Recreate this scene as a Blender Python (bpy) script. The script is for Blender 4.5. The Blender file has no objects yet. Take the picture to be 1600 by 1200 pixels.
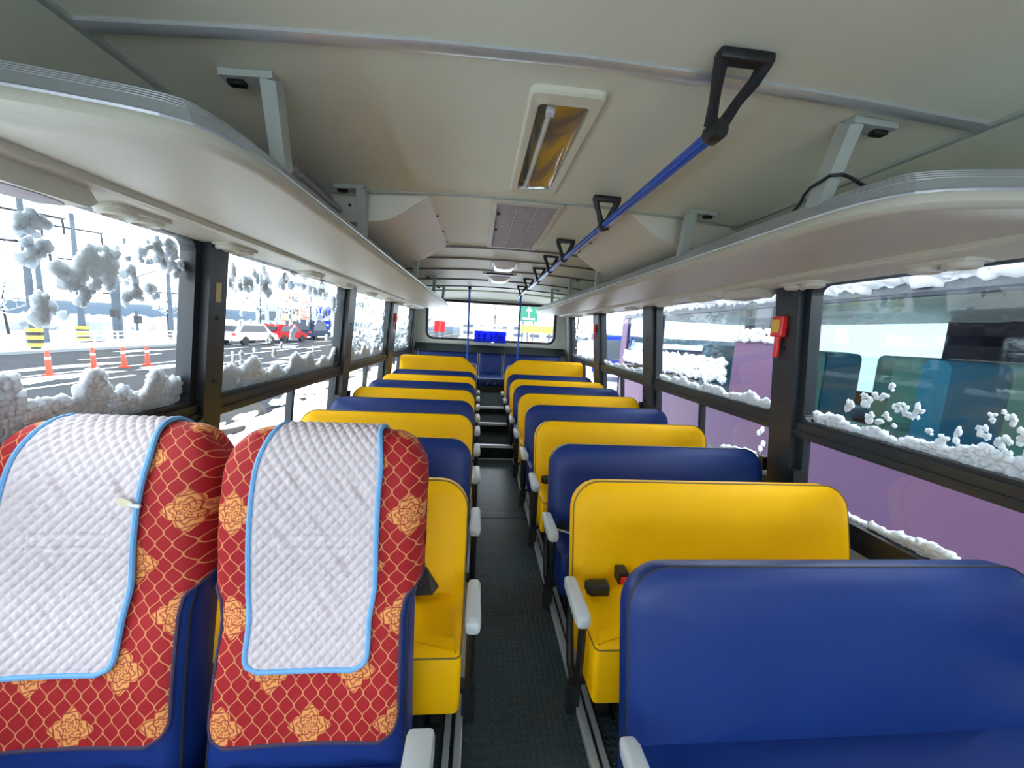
import bpy, bmesh, math, random
from mathutils import Vector, Matrix
PI = math.pi
R = math.radians
rnd = random.Random(7)
SC = bpy.context.scene
COL = SC.collection

# ------------------------------------------------------------------ camera, sky, exposure
cam_d = bpy.data.cameras.new('camera'); cam = bpy.data.objects.new('camera', cam_d); COL.objects.link(cam)
cam_d.sensor_fit = 'HORIZONTAL'; cam_d.sensor_width = 36.0; cam_d.lens = 36.0 * 600.0 / 1600.0
cam_d.clip_start = 0.02; cam_d.clip_end = 500
ax_r = Vector((0.9950, -0.0840, 0.0530)).normalized()
ax_b = Vector((-0.0900, -0.9870, 0.1360)).normalized()
ax_u = ax_b.cross(ax_r).normalized(); ax_r = ax_u.cross(ax_b).normalized()
cam.matrix_world = Matrix(((ax_r.x, ax_u.x, ax_b.x, -0.178), (ax_r.y, ax_u.y, ax_b.y, 0.0), (ax_r.z, ax_u.z, ax_b.z, 1.03), (0, 0, 0, 1)))
SC.camera = cam

world = bpy.data.worlds.new('overcast_sky'); SC.world = world; world.use_nodes = True
wbg = world.node_tree.nodes['Background']
wbg.inputs['Color'].default_value = (0.83, 0.92, 1.0, 1); wbg.inputs['Strength'].default_value = 1.0

SC.view_settings.view_transform = 'Standard'; SC.view_settings.look = 'None'
SC.view_settings.exposure = 2.8; SC.view_settings.gamma = 1.0
SC.view_settings.use_curve_mapping = False
SC.cycles.max_bounces = 10; SC.cycles.diffuse_bounces = 6; SC.cycles.transparent_max_bounces = 24
SC.cycles.glossy_bounces = 4; SC.cycles.transmission_bounces = 6
SC.cycles.sample_clamp_indirect = 8.0

# ------------------------------------------------------------------ materials
def srgb(r, g, b):
    f = lambda c: (c / 255.0 / 12.92) if c / 255.0 <= 0.04045 else ((c / 255.0 + 0.055) / 1.055) ** 2.4
    return (f(r), f(g), f(b), 1.0)

MATS = {}
def mat(name, rgb, rough=0.5, metal=0.0, spec=0.5, noise=0.0, nscale=20.0, bump=0.0, bscale=200.0, trans=0.0, coat=0.0):
    m = bpy.data.materials.new(name); m.use_nodes = True
    nt = m.node_tree; b = nt.nodes['Principled BSDF']
    b.inputs['Base Color'].default_value = srgb(*rgb)
    b.inputs['Roughness'].default_value = rough; b.inputs['Metallic'].default_value = metal
    b.inputs['Specular IOR Level'].default_value = spec
    b.inputs['Coat Weight'].default_value = coat
    tc = nt.nodes.new('ShaderNodeTexCoord')
    if noise > 0:
        n = nt.nodes.new('ShaderNodeTexNoise'); n.inputs['Scale'].default_value = nscale; n.inputs['Detail'].default_value = 5
        nt.links.new(tc.outputs['Object'], n.inputs['Vector'])
        mr = nt.nodes.new('ShaderNodeMapRange'); mr.inputs['From Min'].default_value = 0.3; mr.inputs['From Max'].default_value = 0.7
        mr.inputs['To Min'].default_value = 1 - noise; mr.inputs['To Max'].default_value = 1 + noise
        nt.links.new(n.outputs['Fac'], mr.inputs['Value'])
        mx = nt.nodes.new('ShaderNodeVectorMath'); mx.operation = 'SCALE'
        mx.inputs[0].default_value = srgb(*rgb)[:3]
        nt.links.new(mr.outputs['Result'], mx.inputs['Scale']); nt.links.new(mx.outputs['Vector'], b.inputs['Base Color'])
    if bump > 0:
        n2 = nt.nodes.new('ShaderNodeTexNoise'); n2.inputs['Scale'].default_value = bscale; n2.inputs['Detail'].default_value = 3
        nt.links.new(tc.outputs['Object'], n2.inputs['Vector'])
        bp = nt.nodes.new('ShaderNodeBump'); bp.inputs['Strength'].default_value = bump; bp.inputs['Distance'].default_value = 0.002
        nt.links.new(n2.outputs['Fac'], bp.inputs['Height']); nt.links.new(bp.outputs['Normal'], b.inputs['Normal'])
    if trans > 0:
        tr = nt.nodes.new('ShaderNodeBsdfTranslucent'); tr.inputs['Color'].default_value = srgb(*rgb)
        ms = nt.nodes.new('ShaderNodeMixShader'); ms.inputs[0].default_value = trans
        out = nt.nodes['Material Output']
        nt.links.new(b.outputs[0], ms.inputs[1]); nt.links.new(tr.outputs[0], ms.inputs[2]); nt.links.new(ms.outputs[0], out.inputs['Surface'])
    MATS[name] = m
    return m

def glass(name, rgb, refl=1.0, rough=0.0):
    m = bpy.data.materials.new(name); m.use_nodes = True
    nt = m.node_tree; nt.nodes.clear()
    out = nt.nodes.new('ShaderNodeOutputMaterial'); tr = nt.nodes.new('ShaderNodeBsdfTransparent'); gl = nt.nodes.new('ShaderNodeBsdfGlossy')
    tr.inputs['Color'].default_value = (*rgb, 1); gl.inputs['Roughness'].default_value = rough
    # Schlick reflectance from the facing angle, the same on both faces of the pane
    ge = nt.nodes.new('ShaderNodeNewGeometry'); dt = nt.nodes.new('ShaderNodeVectorMath'); dt.operation = 'DOT_PRODUCT'
    nt.links.new(ge.outputs['Incoming'], dt.inputs[0]); nt.links.new(ge.outputs['Normal'], dt.inputs[1])
    def mth(op, a, b=None):
        n = nt.nodes.new('ShaderNodeMath'); n.operation = op; n.use_clamp = op == 'MULTIPLY'
        for i, v in enumerate((a, b)):
            if v is None: continue
            if isinstance(v, (int, float)): n.inputs[i].default_value = v
            else: nt.links.new(v, n.inputs[i])
        return n.outputs[0]
    fr = mth('ADD', mth('MULTIPLY', mth('POWER', mth('SUBTRACT', 1.0, mth('ABSOLUTE', dt.outputs['Value'])), 5.0), 0.96), 0.04)
    mu = nt.nodes.new('ShaderNodeMath'); mu.operation = 'MULTIPLY'; mu.inputs[1].default_value = refl * 0.6; mu.use_clamp = True
    ms = nt.nodes.new('ShaderNodeMixShader')
    nt.links.new(fr, mu.inputs[0]); nt.links.new(mu.outputs[0], ms.inputs[0])
    nt.links.new(tr.outputs[0], ms.inputs[1]); nt.links.new(gl.outputs[0], ms.inputs[2]); nt.links.new(ms.outputs[0], out.inputs['Surface'])
    MATS[name] = m
    return m

mat('yellow_vinyl', (240, 180, 0), 0.48, spec=0.16, noise=0.04, nscale=6, bump=0.08, bscale=500)
mat('blue_vinyl', (16, 42, 104), 0.40, spec=0.28, noise=0.05, nscale=6, bump=0.10, bscale=450)
mat('seat_navy', (24, 50, 120), 0.45, spec=0.3, noise=0.05, nscale=8, bump=0.1, bscale=450)
mat('seam_dark', (28, 30, 44), 0.6)
mat('seam_yellow', (120, 96, 20), 0.6)
mat('seam_pale', (150, 165, 200), 0.5)
mat('arm_grey', (178, 182, 182), 0.33, noise=0.03)
mat('black_metal', (22, 23, 25), 0.38)
mat('black_plastic', (24, 25, 27), 0.45)
mat('frame_black', (28, 33, 38), 0.42, noise=0.06, nscale=9)
mat('joint_grey', (112, 110, 102), 0.6)
mat('rubber', (26, 28, 32), 0.6)
mat('panel_cream', (202, 199, 183), 0.45, noise=0.025, nscale=3)
mat('ceiling_grey', (221, 223, 203), 0.50, noise=0.03, nscale=2.5)
mat('duct_white', (224, 220, 204), 0.5, noise=0.03, nscale=5)
mat('light_cream', (214, 212, 190), 0.35)
mat('bracket_grey', (176, 184, 176), 0.45, noise=0.03)
mat('aluminium', (198, 203, 208), 0.32, metal=0.55, noise=0.03, nscale=30)
mat('chrome', (210, 214, 220), 0.18, metal=0.9)
mat('grille_lilac', (172, 165, 168), 0.6, noise=0.08, nscale=60)
mat('blue_pipe', (10, 84, 200), 0.25, spec=0.4)
mat('red_plastic', (226, 36, 34), 0.35)
mat('sticker_yellow', (232, 190, 70), 0.5)
mat('sticker_tan', (196, 178, 130), 0.6)
mat('shelf_green', (24, 34, 34), 0.8, spec=0.15, noise=0.06)
mat('wall_grey', (182, 187, 182), 0.5, noise=0.03)
mat('white_fabric', (204, 192, 196), 0.9, noise=0.04, nscale=40, bump=0.2, bscale=900)
mat('edge_blue', (112, 166, 214), 0.8, bump=0.2, bscale=700)
mat('cover_edge', (64, 52, 78), 0.85)
mat('tag_cream', (214, 205, 176), 0.7)
mat('white_plastic', (232, 232, 236), 0.3, trans=0.25)
mat('clear_plastic', (200, 196, 200), 0.25, trans=0.6)
mat('sign_blue', (8, 62, 226), 0.45, trans=0.6)
mat('sign_ink', (2, 8, 44), 0.6, spec=0.2)
mat('snow', (240, 244, 248), 0.75, trans=0.33, bump=0.5, bscale=120)
mat('snow_ground', (226, 228, 232), 0.9, spec=0.05, noise=0.05, nscale=0.6, bump=0.6, bscale=3)
mat('asphalt', (53, 55, 58), 0.9, spec=0.04, noise=0.12, nscale=0.8)
mat('road_paint', (176, 178, 178), 0.9, spec=0.04)
mat('concrete', (128, 132, 136), 0.9, spec=0.04, noise=0.05)
mat('pole_grey', (74, 82, 90), 0.9, spec=0.04)
mat('wood_dark', (46, 46, 50), 0.9, spec=0.04, noise=0.1)
mat('fence_white', (222, 222, 216), 0.9, spec=0.04)
mat('cone_orange', (200, 54, 28), 0.5)
mat('purple_paint', (96, 70, 100), 0.45, spec=0.2, noise=0.02)
mat('teal_fabric', (70, 150, 186), 0.7)
mat('mint_fabric', (164, 220, 206), 0.7)
mat('dark_interior', (96, 104, 106), 0.7)
mat('coach_dark', (66, 72, 80), 0.4)
mat('car_white', (214, 217, 220), 0.5, spec=0.1)
mat('car_red', (150, 28, 30), 0.5, spec=0.1)
mat('car_dark', (40, 50, 66), 0.5, spec=0.1)
mat('tyre', (24, 24, 26), 0.8)
mat('build_grey', (158, 163, 170), 0.9, spec=0.04)
mat('build_blue', (128, 146, 166), 0.9, spec=0.04)
mat('build_orange', (184, 134, 116), 0.9, spec=0.04)
mat('window_dark', (44, 52, 62), 0.2)
mat('sign_green', (4, 98, 72), 0.5)
mat('sign_cobalt', (30, 50, 146), 0.7, spec=0.05)
mat('banner_yellow', (204, 182, 56), 0.6)
mat('brush_frost', (150, 156, 162), 0.9, spec=0.04, noise=0.15, nscale=1.5)
mat('hill_far', (66, 78, 90), 0.9, spec=0.04, noise=0.12, nscale=0.05)
mat('brown_soil', (70, 56, 46), 0.9, spec=0.04, noise=0.2, nscale=2)
mat('lamp_white', (240, 240, 238), 0.12, coat=0.6)
mat('reflector', (190, 188, 176), 0.14, metal=1.0)
mat('tube_glass', (226, 226, 220), 0.25)
mat('booklet_black', (20, 20, 24), 0.4)
mat('paper_white', (210, 210, 214), 0.7)
glass('window_glass', (0.97, 0.985, 0.985), 0.9)
glass('coach_glass', (0.66, 0.72, 0.72), 1.6)
glass('lens_clear', (0.95, 0.95, 0.92), 1.2, 0.03)

# small expression helper for node maths
class X:
    def __init__(s, nt, sock): s.nt = nt; s.k = sock
    def op(s, o, other=None, third=None, clamp=False):
        n = s.nt.nodes.new('ShaderNodeMath'); n.operation = o; n.use_clamp = clamp
        for i, v in enumerate((s, other, third)):
            if v is None: continue
            if isinstance(v, X): s.nt.links.new(v.k, n.inputs[i])
            else: n.inputs[i].default_value = v
        return X(s.nt, n.outputs[0])
    def __add__(s, o): return s.op('ADD', o)
    def __sub__(s, o): return s.op('SUBTRACT', o)
    def __mul__(s, o): return s.op('MULTIPLY', o)
    def __truediv__(s, o): return s.op('DIVIDE', o)
    def f(s): return s.op('FRACT')
    def sin(s): return s.op('SINE')
    def abs(s): return s.op('ABSOLUTE')
    def lt(s, v): return s.op('LESS_THAN', v)
    def gt(s, v): return s.op('GREATER_THAN', v)
    def mx(s, o): return s.op('MAXIMUM', o)
    def mn(s, o): return s.op('MINIMUM', o)

def brocade():
    m = mat('red_brocade', (150, 16, 26), 0.75, bump=0.15, bscale=900)
    nt = m.node_tree; b = nt.nodes['Principled BSDF']
    uv = nt.nodes.new('ShaderNodeUVMap'); sp = nt.nodes.new('ShaderNodeSeparateXYZ'); nt.links.new(uv.outputs[0], sp.inputs[0])
    u, v = X(nt, sp.outputs[0]), X(nt, sp.outputs[1])
    # ogee lattice of thin gold lines
    pu, pv = 0.030, 0.043
    wob = (v * (2 * PI / pv)).sin() * 0.25
    a = u / pu
    l1 = (((a + wob).f() - 0.5).abs()); l2 = (((a + 0.5 - wob).f() - 0.5).abs())
    lat = l1.lt(0.042).mx(l2.lt(0.042))
    # medallions, staggered
    def med(ou, ov, P, Q):
        x = ((u + ou) / P).f() * P - P / 2; y = ((v + ov) / Q).f() * Q - Q / 2
        r = (x * x + y * y).op('SQRT'); th = y.op('ARCTAN2', x)
        lobe = (th * 4.0).op('COSINE') * 0.20 + (th * 12.0).op('COSINE') * 0.05 + 1.0
        rr = r / lobe
        ins = rr.lt(0.033)
        pat = ((rr * 560.0) + (th * 8.0).sin() * 1.3).sin().gt(-0.45)
        red_in = ((th * 4.0 + 0.9).sin() * 0.004 + r).op('PINGPONG', 0.0085).lt(0.0012)
        return ins, pat, red_in
    i1, p1, q1 = med(0.02, 0.055, 0.165, 0.20); i2, p2, q2 = med(0.1025, 0.155, 0.165, 0.20)
    ins = i1.mx(i2); pat = (i1 * p1).mx(i2 * p2); fleck = (i1 * q1).mx(i2 * q2)
    def mixc(fac, c1, c2):
        n = nt.nodes.new('ShaderNodeMix'); n.data_type = 'RGBA'
        nt.links.new(fac.k, n.inputs['Factor'])
        for nm, c_ in (('A', c1), ('B', c2)):
            s = [i for i in n.inputs if i.name == nm and i.type == 'RGBA'][0]
            if isinstance(c_, tuple): s.default_value = c_
            else: nt.links.new(c_, s)
        return [o for o in n.outputs if o.type == 'RGBA'][0]
    col = mixc(lat, srgb(158, 8, 18), srgb(206, 130, 84))
    col = mixc(ins, col, srgb(186, 92, 50))
    col = mixc(pat, col, srgb(226, 152, 84))
    col = mixc(fleck, col, srgb(150, 52, 34))
    nt.links.new(col, b.inputs['Base Color'])
brocade()

def rubber_floor():
    m = mat('floor_rubber', (42, 58, 63), 0.30, noise=0.10, nscale=4)
    nt = m.node_tree; b = nt.nodes['Principled BSDF']
    tc = nt.nodes.new('ShaderNodeTexCoord'); mp = nt.nodes.new('ShaderNodeMapping'); mp.inputs['Scale'].default_value = (58, 58, 58)
    nt.links.new(tc.outputs['Object'], mp.inputs[0])
    vo = nt.nodes.new('ShaderNodeTexVoronoi'); vo.inputs['Randomness'].default_value = 0.12; vo.inputs['Scale'].default_value = 1.0
    nt.links.new(mp.outputs[0], vo.inputs['Vector'])
    mr = nt.nodes.new('ShaderNodeMapRange'); mr.inputs['From Min'].default_value = 0.28; mr.inputs['From Max'].default_value = 0.42
    mr.inputs['To Min'].default_value = 1; mr.inputs['To Max'].default_value = 0
    nt.links.new(vo.outputs['Distance'], mr.inputs['Value'])
    bp = nt.nodes.new('ShaderNodeBump'); bp.inputs['Strength'].default_value = 0.5; bp.inputs['Distance'].default_value = 0.003
    nt.links.new(mr.outputs[0], bp.inputs['Height']); nt.links.new(bp.outputs[0], b.inputs['Normal'])
rubber_floor()

# ------------------------------------------------------------------ mesh helpers
def new_obj(name, me, m, parent=None):
    o = bpy.data.objects.new(name, me); COL.objects.link(o)
    if m is not None:
        me.materials.append(MATS[m] if isinstance(m, str) else m)
    if parent is not None: o.parent = parent
    return o
def obj(name, bm, m, parent=None, smooth=False):
    bmesh.ops.recalc_face_normals(bm, faces=bm.faces)
    me = bpy.data.meshes.new(name); bm.to_mesh(me); bm.free()
    if smooth:
        for p in me.polygons: p.use_smooth = True
        try: me.set_sharp_from_angle(angle=R(40))
        except Exception: pass
    return new_obj(name, me, m, parent)
def empty(name, loc=(0, 0, 0), parent=None):
    o = bpy.data.objects.new(name, None); COL.objects.link(o); o.location = loc; o.empty_display_size = 0.1
    if parent is not None: o.parent = parent
    return o
def tag(o, label, cat, group=None):
    o['label'] = label; o['category'] = cat
    if group: o['group'] = group
    return o
def thing(name, label, cat, loc=(0, 0, 0), group=None):
    return tag(empty(name, loc), label, cat, group)
def structure(o, label=None):
    o['kind'] = 'structure'
    if label: o['label'] = label
    return o
def stuff(o, label=None, cat=None):
    o['kind'] = 'stuff'
    if label: o['label'] = label
    if cat: o['category'] = cat
    return o

def box(bm, a, b, bev=0.0):
    x0, y0, z0 = (min(a[i], b[i]) for i in range(3)); x1, y1, z1 = (max(a[i], b[i]) for i in range(3))
    if bev <= 0:
        v = [bm.verts.new(p) for p in ((x0,y0,z0),(x1,y0,z0),(x1,y1,z0),(x0,y1,z0),(x0,y0,z1),(x1,y0,z1),(x1,y1,z1),(x0,y1,z1))]
        for f in ((0,3,2,1),(4,5,6,7),(0,1,5,4),(1,2,6,5),(2,3,7,6),(3,0,4,7)): bm.faces.new([v[i] for i in f])
        return v
    t = bmesh.new(); box(t, a, b)
    bmesh.ops.bevel(t, geom=t.edges[:] , offset=bev, segments=2, affect='EDGES', profile=0.5)
    merge(bm, t)
def merge(bm, t, mtx=None):
    mp = {}
    for v in t.verts: mp[v] = bm.verts.new(mtx @ v.co if mtx else v.co)
    for f in t.faces:
        try: bm.faces.new([mp[v] for v in f.verts])
        except ValueError: pass
    t.free()
def bx(a, b, bev=0.0):
    bm = bmesh.new(); box(bm, a, b, bev); return bm
def tube(bm, pts, r, n=8, closed=False, caps=True):
    pts = [Vector(p) for p in pts]; rings = []
    N = len(pts); prev = None
    for i, p in enumerate(pts):
        if closed: d = pts[(i + 1) % N] - pts[i - 1]
        else: d = pts[min(i + 1, N - 1)] - pts[max(i - 1, 0)]
        d.normalize()
        if prev is None:
            up = Vector((0, 0, 1)) if abs(d.z) < 0.9 else Vector((0, 1, 0))
            s = d.cross(up).normalized()
        else:
            s = (prev - d * prev.dot(d)).normalized()
        prev = s; t = s.cross(d)
        rr = r[i] if isinstance(r, (list, tuple)) else r
        rings.append([bm.verts.new(p + (s * math.cos(2*PI*k/n) + t * math.sin(2*PI*k/n)) * rr) for k in range(n)])
    for i in range(N if closed else N - 1):
        A, B = rings[i], rings[(i + 1) % N]
        for k in range(n): bm.faces.new((A[k], A[(k+1) % n], B[(k+1) % n], B[k]))
    if caps and not closed:
        bm.faces.new(rings[0][::-1]); bm.faces.new(rings[-1])
def tb(pts, r, n=8, closed=False):
    bm = bmesh.new(); tube(bm, pts, r, n, closed); return bm
def bar(bm, a, b, w, t, up=(0, 0, 1)):
    a, b = Vector(a), Vector(b); d = (b - a).normalized(); u = Vector(up)
    s = d.cross(u)
    if s.length < 1e-4: s = d.cross(Vector((0, 1, 0)))
    s.normalize(); u = s.cross(d).normalized()
    vs = [bm.verts.new(p + s * (i * w / 2) + u * (j * t / 2)) for p in (a, b) for i, j in ((-1,-1),(1,-1),(1,1),(-1,1))]
    for f in ((0,1,2,3),(7,6,5,4),(0,4,5,1),(1,5,6,2),(2,6,7,3),(3,7,4,0)): bm.faces.new([vs[i] for i in f])
def prism(bm, outline, ax, lo, hi):
    """outline: list of 2-D points; ax: axis of extrusion"""
    def P(p, h): return {'x': (h, p[0], p[1]), 'y': (p[0], h, p[1]), 'z': (p[0], p[1], h)}[ax]
    A = [bm.verts.new(P(p, lo)) for p in outline]; B = [bm.verts.new(P(p, hi)) for p in outline]
    n = len(outline)
    for i in range(n): bm.faces.new((A[i], A[(i+1) % n], B[(i+1) % n], B[i]))
    bm.faces.new(A[::-1]); bm.faces.new(B)
def rrect(x0, x1, z0, z1, r, n=6):
    """rounded rectangle; r = radius or (bl, br, tr, tl)"""
    rs = r if isinstance(r, (tuple, list)) else (r,) * 4
    out = []
    for (cx, cz, a0, rad) in ((x0 + rs[0], z0 + rs[0], PI, rs[0]), (x1 - rs[1], z0 + rs[1], 1.5*PI, rs[1]), (x1 - rs[2], z1 - rs[2], 0, rs[2]), (x0 + rs[3], z1 - rs[3], 0.5*PI, rs[3])):
        for k in range(n + 1):
            a = a0 + 0.5 * PI * k / n
            out.append((cx + rad * math.cos(a), cz + rad * math.sin(a)))
    return out
def offset_in(pts, d):
    n = len(pts); out = []
    for i in range(n):
        j = i - 1
        while (Vector(pts[j]) - Vector(pts[i])).length < 1e-6: j -= 1
        k = (i + 1) % n
        while (Vector(pts[k]) - Vector(pts[i])).length < 1e-6: k = (k + 1) % n
        a = Vector(pts[i]) - Vector(pts[j]); b = Vector(pts[k]) - Vector(pts[i])
        a.normalize(); b.normalize()
        na, nb = Vector((-a.y, a.x)), Vector((-b.y, b.x)); m = na + nb
        m = m / max(0.3, m.length_squared / 2) if m.length > 1e-6 else na
        out.append((pts[i][0] + m.x * d, pts[i][1] + m.y * d))
    return out
def pad(bm, outline, t, er, puff, M):
    """upholstered pad: CCW outline in local (u, w), thickness along local v (front is -v)"""
    rings = []
    prof = [(0.0, t - er), ]
    sec = [(er, t), (0.3*er, t - 0.3*er), (0.0, t - er), (0.0, er), (0.3*er, 0.3*er), (er, 0.0), (er*2.2, -puff*0.45), (er*4.0, -puff*0.8)]
    for d, v in sec:
        o = offset_in(outline, d)
        rings.append([bm.verts.new(M @ Vector((p[0], v, p[1]))) for p in o])
    n = len(outline)
    for A, B in zip(rings, rings[1:]):
        for i in range(n): bm.faces.new((A[i], A[(i+1) % n], B[(i+1) % n], B[i]))
    bm.faces.new(rings[0][::-1])
    c = sum((v.co for v in rings[-1]), Vector()) / n
    # fill the front through a scaled inner ring so the middle bulges softly
    inn = [bm.verts.new(c + (v.co - c) * 0.5 + (M.to_3x3() @ Vector((0, -puff*0.2, 0)))) for v in rings[-1]]
    for i in range(n): bm.faces.new((rings[-1][i], rings[-1][(i+1) % n], inn[(i+1) % n], inn[i]))
    cv = bm.verts.new(c + M.to_3x3() @ Vector((0, -puff*0.25, 0)))
    for i in range(n): bm.faces.new((inn[i], inn[(i+1) % n], cv))
def sheet(fn, nu, nv, uvfn=None):
    """grid surface from fn(i/nu, j/nv)"""
    vs = [fn(i / nu, j / nv) for j in range(nv + 1) for i in range(nu + 1)]
    W = nu + 1
    fs = [(j*W + i, j*W + i + 1, (j+1)*W + i + 1, (j+1)*W + i) for j in range(nv) for i in range(nu)]
    me = bpy.data.meshes.new('sheet'); me.from_pydata([tuple(v) for v in vs], [], fs); me.update()
    for p in me.polygons: p.use_smooth = True
    if uvfn:
        uvl = me.uv_layers.new(name='UVMap')
        uvs = [uvfn(i / nu, j / nv) for j in range(nv + 1) for i in range(nu + 1)]
        for lp in me.loops: uvl.data[lp.index].uv = uvs[lp.vertex_index]
    return me
def copy_tree(o, parent=None):
    c = o.copy(); COL.objects.link(c); c.parent = parent
    for ch in o.children: copy_tree(ch, c)
    return c

ICO = []
def _ico():
    t = bmesh.new(); bmesh.ops.create_icosphere(t, subdivisions=2, radius=1.0)
    vs = [v.co.copy() for v in t.verts]; t.verts.index_update()
    fs = [[v.index for v in f.verts] for f in t.faces]; t.free(); return vs, fs
ICO = _ico()
def blob_mesh(name, blobs, rough=0.22, seed=1):
    """blobs: (centre, (rx, ry, rz)); lumpy spheres joined into one mesh"""
    r_ = random.Random(seed); V = []; Fs = []
    for c, rad in blobs:
        b0 = len(V); ph = [r_.uniform(0, 6.28) for _ in range(6)]
        for p in ICO[0]:
            k = 1 + rough * (math.sin(4*p.x + ph[0]) * math.sin(5*p.y + ph[1]) + 0.7 * math.sin(7*p.z + ph[2]) * math.sin(6*p.x + ph[3])) + r_.uniform(-0.06, 0.06)
            V.append((c[0] + p.x*rad[0]*k, c[1] + p.y*rad[1]*k, c[2] + p.z*rad[2]*k))
        Fs += [[i + b0 for i in f] for f in ICO[1]]
    me = bpy.data.meshes.new(name); me.from_pydata(V, [], Fs); me.update()
    for p in me.polygons: p.use_smooth = True
    return me

# ------------------------------------------------------------------ main dimensions of the bus
Y0, Y1 = -1.70, 5.72                     # front (behind the camera) and rear wall
ZB, ZT = 0.737, 1.262                    # upper glass
ZL0, ZL1 = 0.42, 0.665                   # lower glass
def wx(z): return 1.15 - 0.096 * (z - 0.737)
BAYS = {1: [(-1.45, -0.25), (0.0, 1.405), (1.579, 2.713), (2.913, 3.975), (4.222, 5.296)],
        -1: [(-1.45, -0.25), (0.0, 1.347), (1.492, 2.716), (2.907, 4.05), (4.336, 5.409)]}
CEIL = [(-1.13, 1.30), (-1.10, 1.38), (-1.04, 1.46), (-0.91, 1.533), (-0.6, 1.552), (-0.3, 1.565), (0, 1.570), (0.3, 1.565), (0.6, 1.552), (0.91, 1.533), (1.04, 1.46), (1.10, 1.38), (1.13, 1.30)]
def ceil_z(x):
    for (a, za), (b, zb) in zip(CEIL, CEIL[1:]):
        if a <= x <= b: return za + (zb - za) * (x - a) / (b - a)
    return 1.3

# ------------------------------------------------------------------ setting: floor, walls, ceiling
fl = obj('floor', bx((-1.2, Y0, -0.08), (1.2, 3.0, 0.0)), 'floor_rubber'); structure(fl, 'dark green rubber aisle floor with raised studs')
rear_fl = obj('raised_floor', bx((-1.2, 3.0, -0.08), (1.2, Y1, -0.005)), 'floor_rubber', fl)
AX0, AX1 = -0.185, 0.135                  # aisle edges
for (ya, yb, z, mt) in ((3.03, 3.46, 0.10, 'shelf_green'), (3.46, 3.92, 0.178, 'shelf_green'), (3.92, 4.98, 0.238, 'shelf_green')):
    st = obj('step', bx((AX0, ya, 0), (AX1, yb, z)), mt, fl)
    obj('nosing', bx((AX0, ya - 0.006, z - 0.018), (AX1, ya + 0.028, z + 0.004), 0.002), 'aluminium', st)
obj('joint_strip', bx((AX0, 2.985, 0.0), (AX1, 3.005, 0.004)), 'aluminium', fl)
obj('mat_joint', bx((AX0 + 0.02, 2.0, 0.0), (AX1 - 0.0, 2.006, 0.0015)), 'seam_dark', fl)
sc = obj('screw', tb([(0.115, 1.99, -0.01), (0.115, 1.99, 0.003)], 0.007, 10), 'chrome', fl)
tr_n = 0
def trim(bm, m, label=None, smooth=False):
    global tr_n
    tr_n += 1
    return structure(obj('trim_%d' % tr_n, bm, m, None, smooth), label)
for x0, x1 in ((0.128, 0.150), (-0.200, -0.180)):
    b = bx((x0, Y0 + 0.1, 0.0), (x1, 2.98, 0.022), 0.003)
    trim(b, 'aluminium', 'aluminium seat rail along the aisle')
for x0, x1 in ((0.160, 0.176), (-0.226, -0.210)):
    trim(bx((x0, Y0 + 0.1, 0.0), (x1, 2.98, 0.012), 0.002), 'aluminium', 'thin outer aluminium seat rail along the aisle')

def rounded_frame(bm, s, ya, yb, za, zb, r, oa, ob, oz0, oz1, d_in, d_out):
    """plate with a rounded hole in the side wall plane; inner side proud by d_in"""
    hole = rrect(ya, yb, za, zb, r, 5)
    n = len(hole)
    def outer(p):
        cy, cz = (ya + yb) / 2, (za + zb) / 2
        y, z = p
        # project on the outer rectangle
        ty = (ob - cy if y > cy else cy - oa) / max(1e-6, abs(y - cy)); tz = (oz1 - cz if z > cz else cz - oz0) / max(1e-6, abs(z - cz))
        t = min(ty, tz); return (cy + (y - cy) * t, cz + (z - cz) * t)
    # clamp corners so that the outer rectangle is complete
    out = []
    q = n // 4
    for i, p in enumerate(hole):
        k = i // q; j = i % q
        corner = [(oa, oz0), (ob, oz0), (ob, oz1), (oa, oz1)][k]
        if j == q // 2: out.append(corner)
        elif j < q // 2: out.append(((corner[0], p[1]) if k in (0, 2) else (p[0], corner[1])))
        else: out.append(((p[0], corner[1]) if k in (0, 2) else (corner[0], p[1])))
    def V(p, d): return bm.verts.new((s * (wx(p[1]) + d), p[0], p[1]))
    Hi = [V(p, -d_in) for p in hole]; Oi = [V(p, -d_in) for p in out]; Ho = [V(p, d_out) for p in hole]; Oo = [V(p, d_out) for p in out]
    for i in range(n):
        j = (i + 1) % n
        for q4 in ((Hi[i], Hi[j], Oi[j], Oi[i]), (Ho[i], Oo[i], Oo[j], Ho[j]), (Hi[i], Ho[i], Ho[j], Hi[j]), (Oi[i], Oi[j], Oo[j], Oo[i])):
            try: bm.faces.new(q4)
            except ValueError: pass
def wall_box(bm, s, ya, yb, za, zb, d_in, d_out):
    v = [bm.verts.new((s * (wx(z) + d), y, z)) for z in (za, zb) for (y, d) in ((ya, -d_in), (yb, -d_in), (yb, d_out), (ya, d_out))]
    for f in ((0,1,2,3),(7,6,5,4),(0,4,5,1),(1,5,6,2),(2,6,7,3),(3,7,4,0)): bm.faces.new([v[i] for i in f])
def wbx(s, *a):
    bm = bmesh.new(); wall_box(bm, s, *a); return bm

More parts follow.
